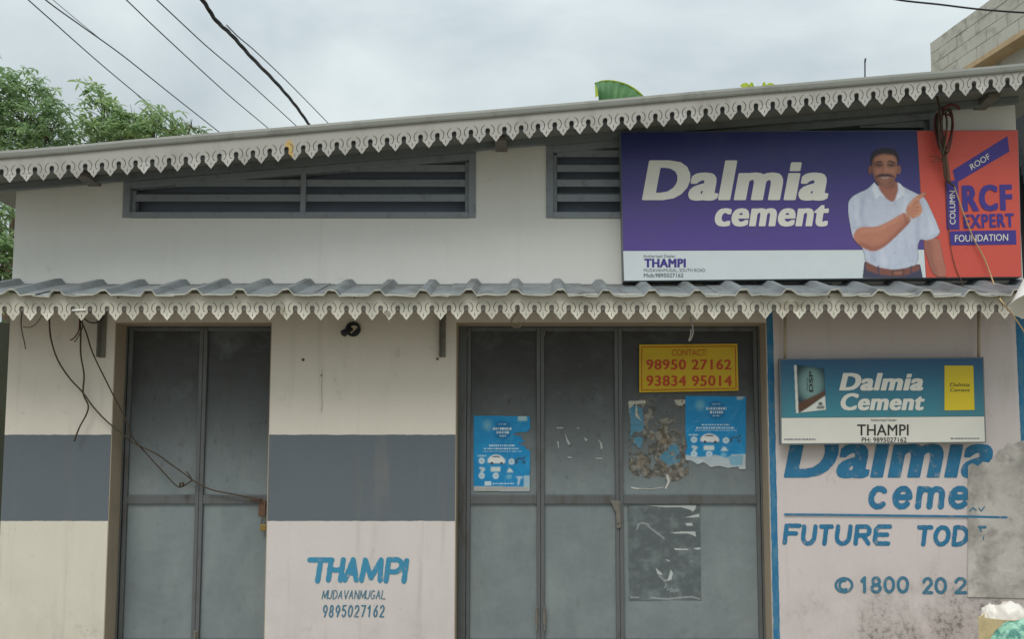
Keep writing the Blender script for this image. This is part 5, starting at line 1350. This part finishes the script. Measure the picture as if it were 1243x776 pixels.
tree('lighter mango tree with open sprigs behind the roof, right of the dense one', (P(150, 500, 6.5).x, 6.5, 0),
     [B_(128,138,6.5,20,28), B_(165,158,6.5,28,24), B_(210,158,6.6,26,14), B_(112,170,6.3,34,20), B_(232,152,6.6,9,8), B_(120,112,6.5,10,8), B_(190,142,6.5,10,10), B_(148,166,6.3,22,18), B_(190,168,6.3,28,16)], 58, .16, 5, .1, young=.6)
tree('leafy mango tree showing through the gap left of the shop wall', (P(-20, 500, 2.6).x, 2.6, 0),
     [B_(4,320,2.6,26,40,.4), B_(-40,280,2.8,50,70,.4), B_(-2,560,2.6,14,60,.3), B_(-18,430,2.9,16,60,.3)], 130, .12, 9, .08, young=.5)

# banana leaf over the roof and the tuft further right
def banana(px, py, Y, label, mode):
    base = P(px+25, 300, Y); t = thing('banana_plant', (base.x, Y, 0), label, 'plant')
    st = MB(); st.tube([(base.x, Y, 0), (base.x+.03, Y, 1.5), (base.x, Y, P(px, 175, Y).z)], [.11, .09, .05], 10); st.build('stem', M['banana'], t, smooth=True)
    if mode == 0:
        # arching rib with the blade hanging down on the near side
        rb = [P(788,132,Y+.1), P(780,117,Y), P(765,105,Y-.05), P(748,99,Y-.1), P(733,98,Y-.15), P(722,101,Y-.2)]; rb = smooth(rb, 5)
        low = [P(770,140,Y+.1), P(764,138,Y-.05), P(752,140,Y-.12), P(742,140,Y-.15), P(734,134,Y-.2), P(727,124,Y-.22)]; low = smooth(low, 5)
        for k, (a0, a1, m_) in enumerate(((0, 14, 'banana'), (14, len(rb)-1, 'banana'))):
            s = MB(); vs = []; 
            for i in range(a0, a1+1):
                for j in range(6):
                    f = j/5; p = rb[i]*(1-f)+low[i]*f; vs.append(p+Vector((0, -.10*math.sin(f*math.pi)+.012*math.sin(i*2.1), 0)))
            nn = a1-a0+1; fs = [(i*6+j, i*6+j+1, (i+1)*6+j+1, (i+1)*6+j) for i in range(nn-1) for j in range(5)]
            s.add(vs, fs); s.build('leaf_blade', M['banana'], t, smooth=True)
        far = [p+Vector((.04, .35, .02-.25*((i/len(rb)-.4)**2))) for i, p in enumerate(rb)]
        s = MB(); vs = [q for a, c in zip(rb, far) for q in (a, c)]; s.add(vs, [(2*i, 2*i+1, 2*i+3, 2*i+2) for i in range(len(rb)-1)]); s.build('leaf_blade', M['bananarib'], t, smooth=True)
        s = MB(); s.tube(rb, [.022*(1-.6*i/len(rb)) for i in range(len(rb))], 6); s.build('midrib', M['bananarib'], t, smooth=True)
    else:
        for k in range(5):
            a = P(900+k*9, 112, Y+.1*k); rb = smooth([P(922, 130, Y), P(910+k*5, 103+abs(k-2)*.6, Y+.05*k), P(904+k*8, 99+(k-2)**2*.3, Y+.1*k), P(898+k*11, 104, Y+.1*k)], 4)
            s = MB(); vs = []
            for i, p in enumerate(rb):
                w = .16*math.sin(math.pi*min(i/len(rb)+.12, 1)); vs += [p+Vector((-w*.3, -w, -w*.5)), p, p+Vector((w*.3, w, -w*.5))]
            s.add(vs, [(3*i+j, 3*i+j+1, 3*i+j+4, 3*i+j+3) for i in range(len(rb)-1) for j in (0, 1)]); s.build('leaf_blade', M['bananarib'], t, smooth=True)
    return t
banana(745, 110, 5.2, 'banana plant whose one broad green leaf arches over the middle of the roof', 0)
banana(918, 105, 6.2, 'banana plant showing only a yellow-green tuft above the roof right of the broad leaf', 1)

s = MB(); a, c = P(1047.5, 95, 1.0), P(1050.5, 71, 1.0); s.tube([Vector((a.x, 1.0, roofz(a.x)-.02)), c*.8+a*.2, c*.3+a*.7+(c-a)*.5, c], [.006, .006, .008, .009], 6)
o = s.build('iron_rod', M['cable_dark']); tag(o, 'thin dark iron rod standing on the roof near the block building', 'rod'); rebase(o)

# ---- overhead lines: from over the street to beyond the roof
def line3(pts, r, m, label, Y0=6, Y1=16, name='overhead_wire', wob=0):
    """the picture points run on a slanting vertical plane from over the street to behind the shop."""
    (x0, y0), (x1, y1) = pts[0], pts[-1]; q = []
    for i, (x, y) in enumerate(pts):
        f = (x-x0)/(x1-x0); q.append(P(x, y, 1/( (1-f)/(Y0+DIST)+f/(Y1+DIST) )-DIST))
    q = smooth(q, 6)
    if wob: q = [p+Vector((math.sin(i*1.3)*wob, 0, math.cos(i*1.3)*wob)) for i, p in enumerate(q)]
    s = MB(); n = len(q); s.tube(q, [r*(1+.0*i) for i in range(n)], 6); o = s.build(name, m, smooth=True); tag(o, label, 'power line', 'power lines crossing over the shop roof'); return rebase(o)
line3([(-20,-50),(35,0),(62,24),(130,84),(206,147),(235,172)], .0115, M['wire'], 'thin dark wire, leftmost of those crossing above the mango trees')
line3([(10,-40),(56,0),(100,32),(150,68),(210,116),(267,161),(290,180)], .0125, M['wire'], 'thin dark wire, second from the left above the mango trees')
line3([(40,-22),(65,0),(102,31),(130,53.5)], .006, M['wire'], 'faint wire that joins the second one from the left near the top of the picture', 6.2, 9)
line3([(110,-42),(154,0),(200,44),(275,113),(326,156),(350,178)], .0115, M['wire'], 'thin dark wire, third from the left, crossing the middle of the left sky')
line3([(150,-38),(191,0),(240,46),(258,62),(300,98),(360,153),(385,176)], .0115, M['wire'], 'thin dark wire with a short splice, just left of the thick twisted cable')
line3([(275,30),(290,45),(310,62),(350,100),(399,150),(420,172)], .0105, M['wire'], 'thin wire splitting off to the right of the thick twisted cable', 7, 16)
tw = thing('twisted_cable', (P(376, 150, 10).x, 10, 0), 'thick black twisted power cable, the heaviest of the lines above the roof', 'power line', 'power lines crossing over the shop roof')
for ph in (0, 2.1, 4.2):
    base_ = [(215,-36),(246,0),(262,24),(282,43),(305,69),(335,100),(358,127),(376,152),(392,172)]; q = []
    for (x, y) in base_:
        f = (x-215)/(392-215); q.append(P(x, y, 1/((1-f)/10.+f/18.)-DIST))
    q = smooth(q, 10); s = MB(); q = [p+Vector((math.cos(i*.42+ph), 0, math.sin(i*.42+ph)))*.016 for i, p in enumerate(q)]; s.tube(q, .019, 6); s.build('strand', M['cable_dark'], tw, smooth=True)
for (px, py, Yq, ln) in ((61, 23, 0.3, 6), (250, 56, 2.5, 10), (130, 55, 1.6, 5), (276, 113, 5.5, 4)): pass
line3([(1060,-7),(1094,0),(1140,5),(1190,11),(1243,15),(1290,17)], .0085, M['cable_dark'], 'thin dark wire crossing in front of the concrete block building', 1.0, 1.0)

bpy.context.view_layer.update()
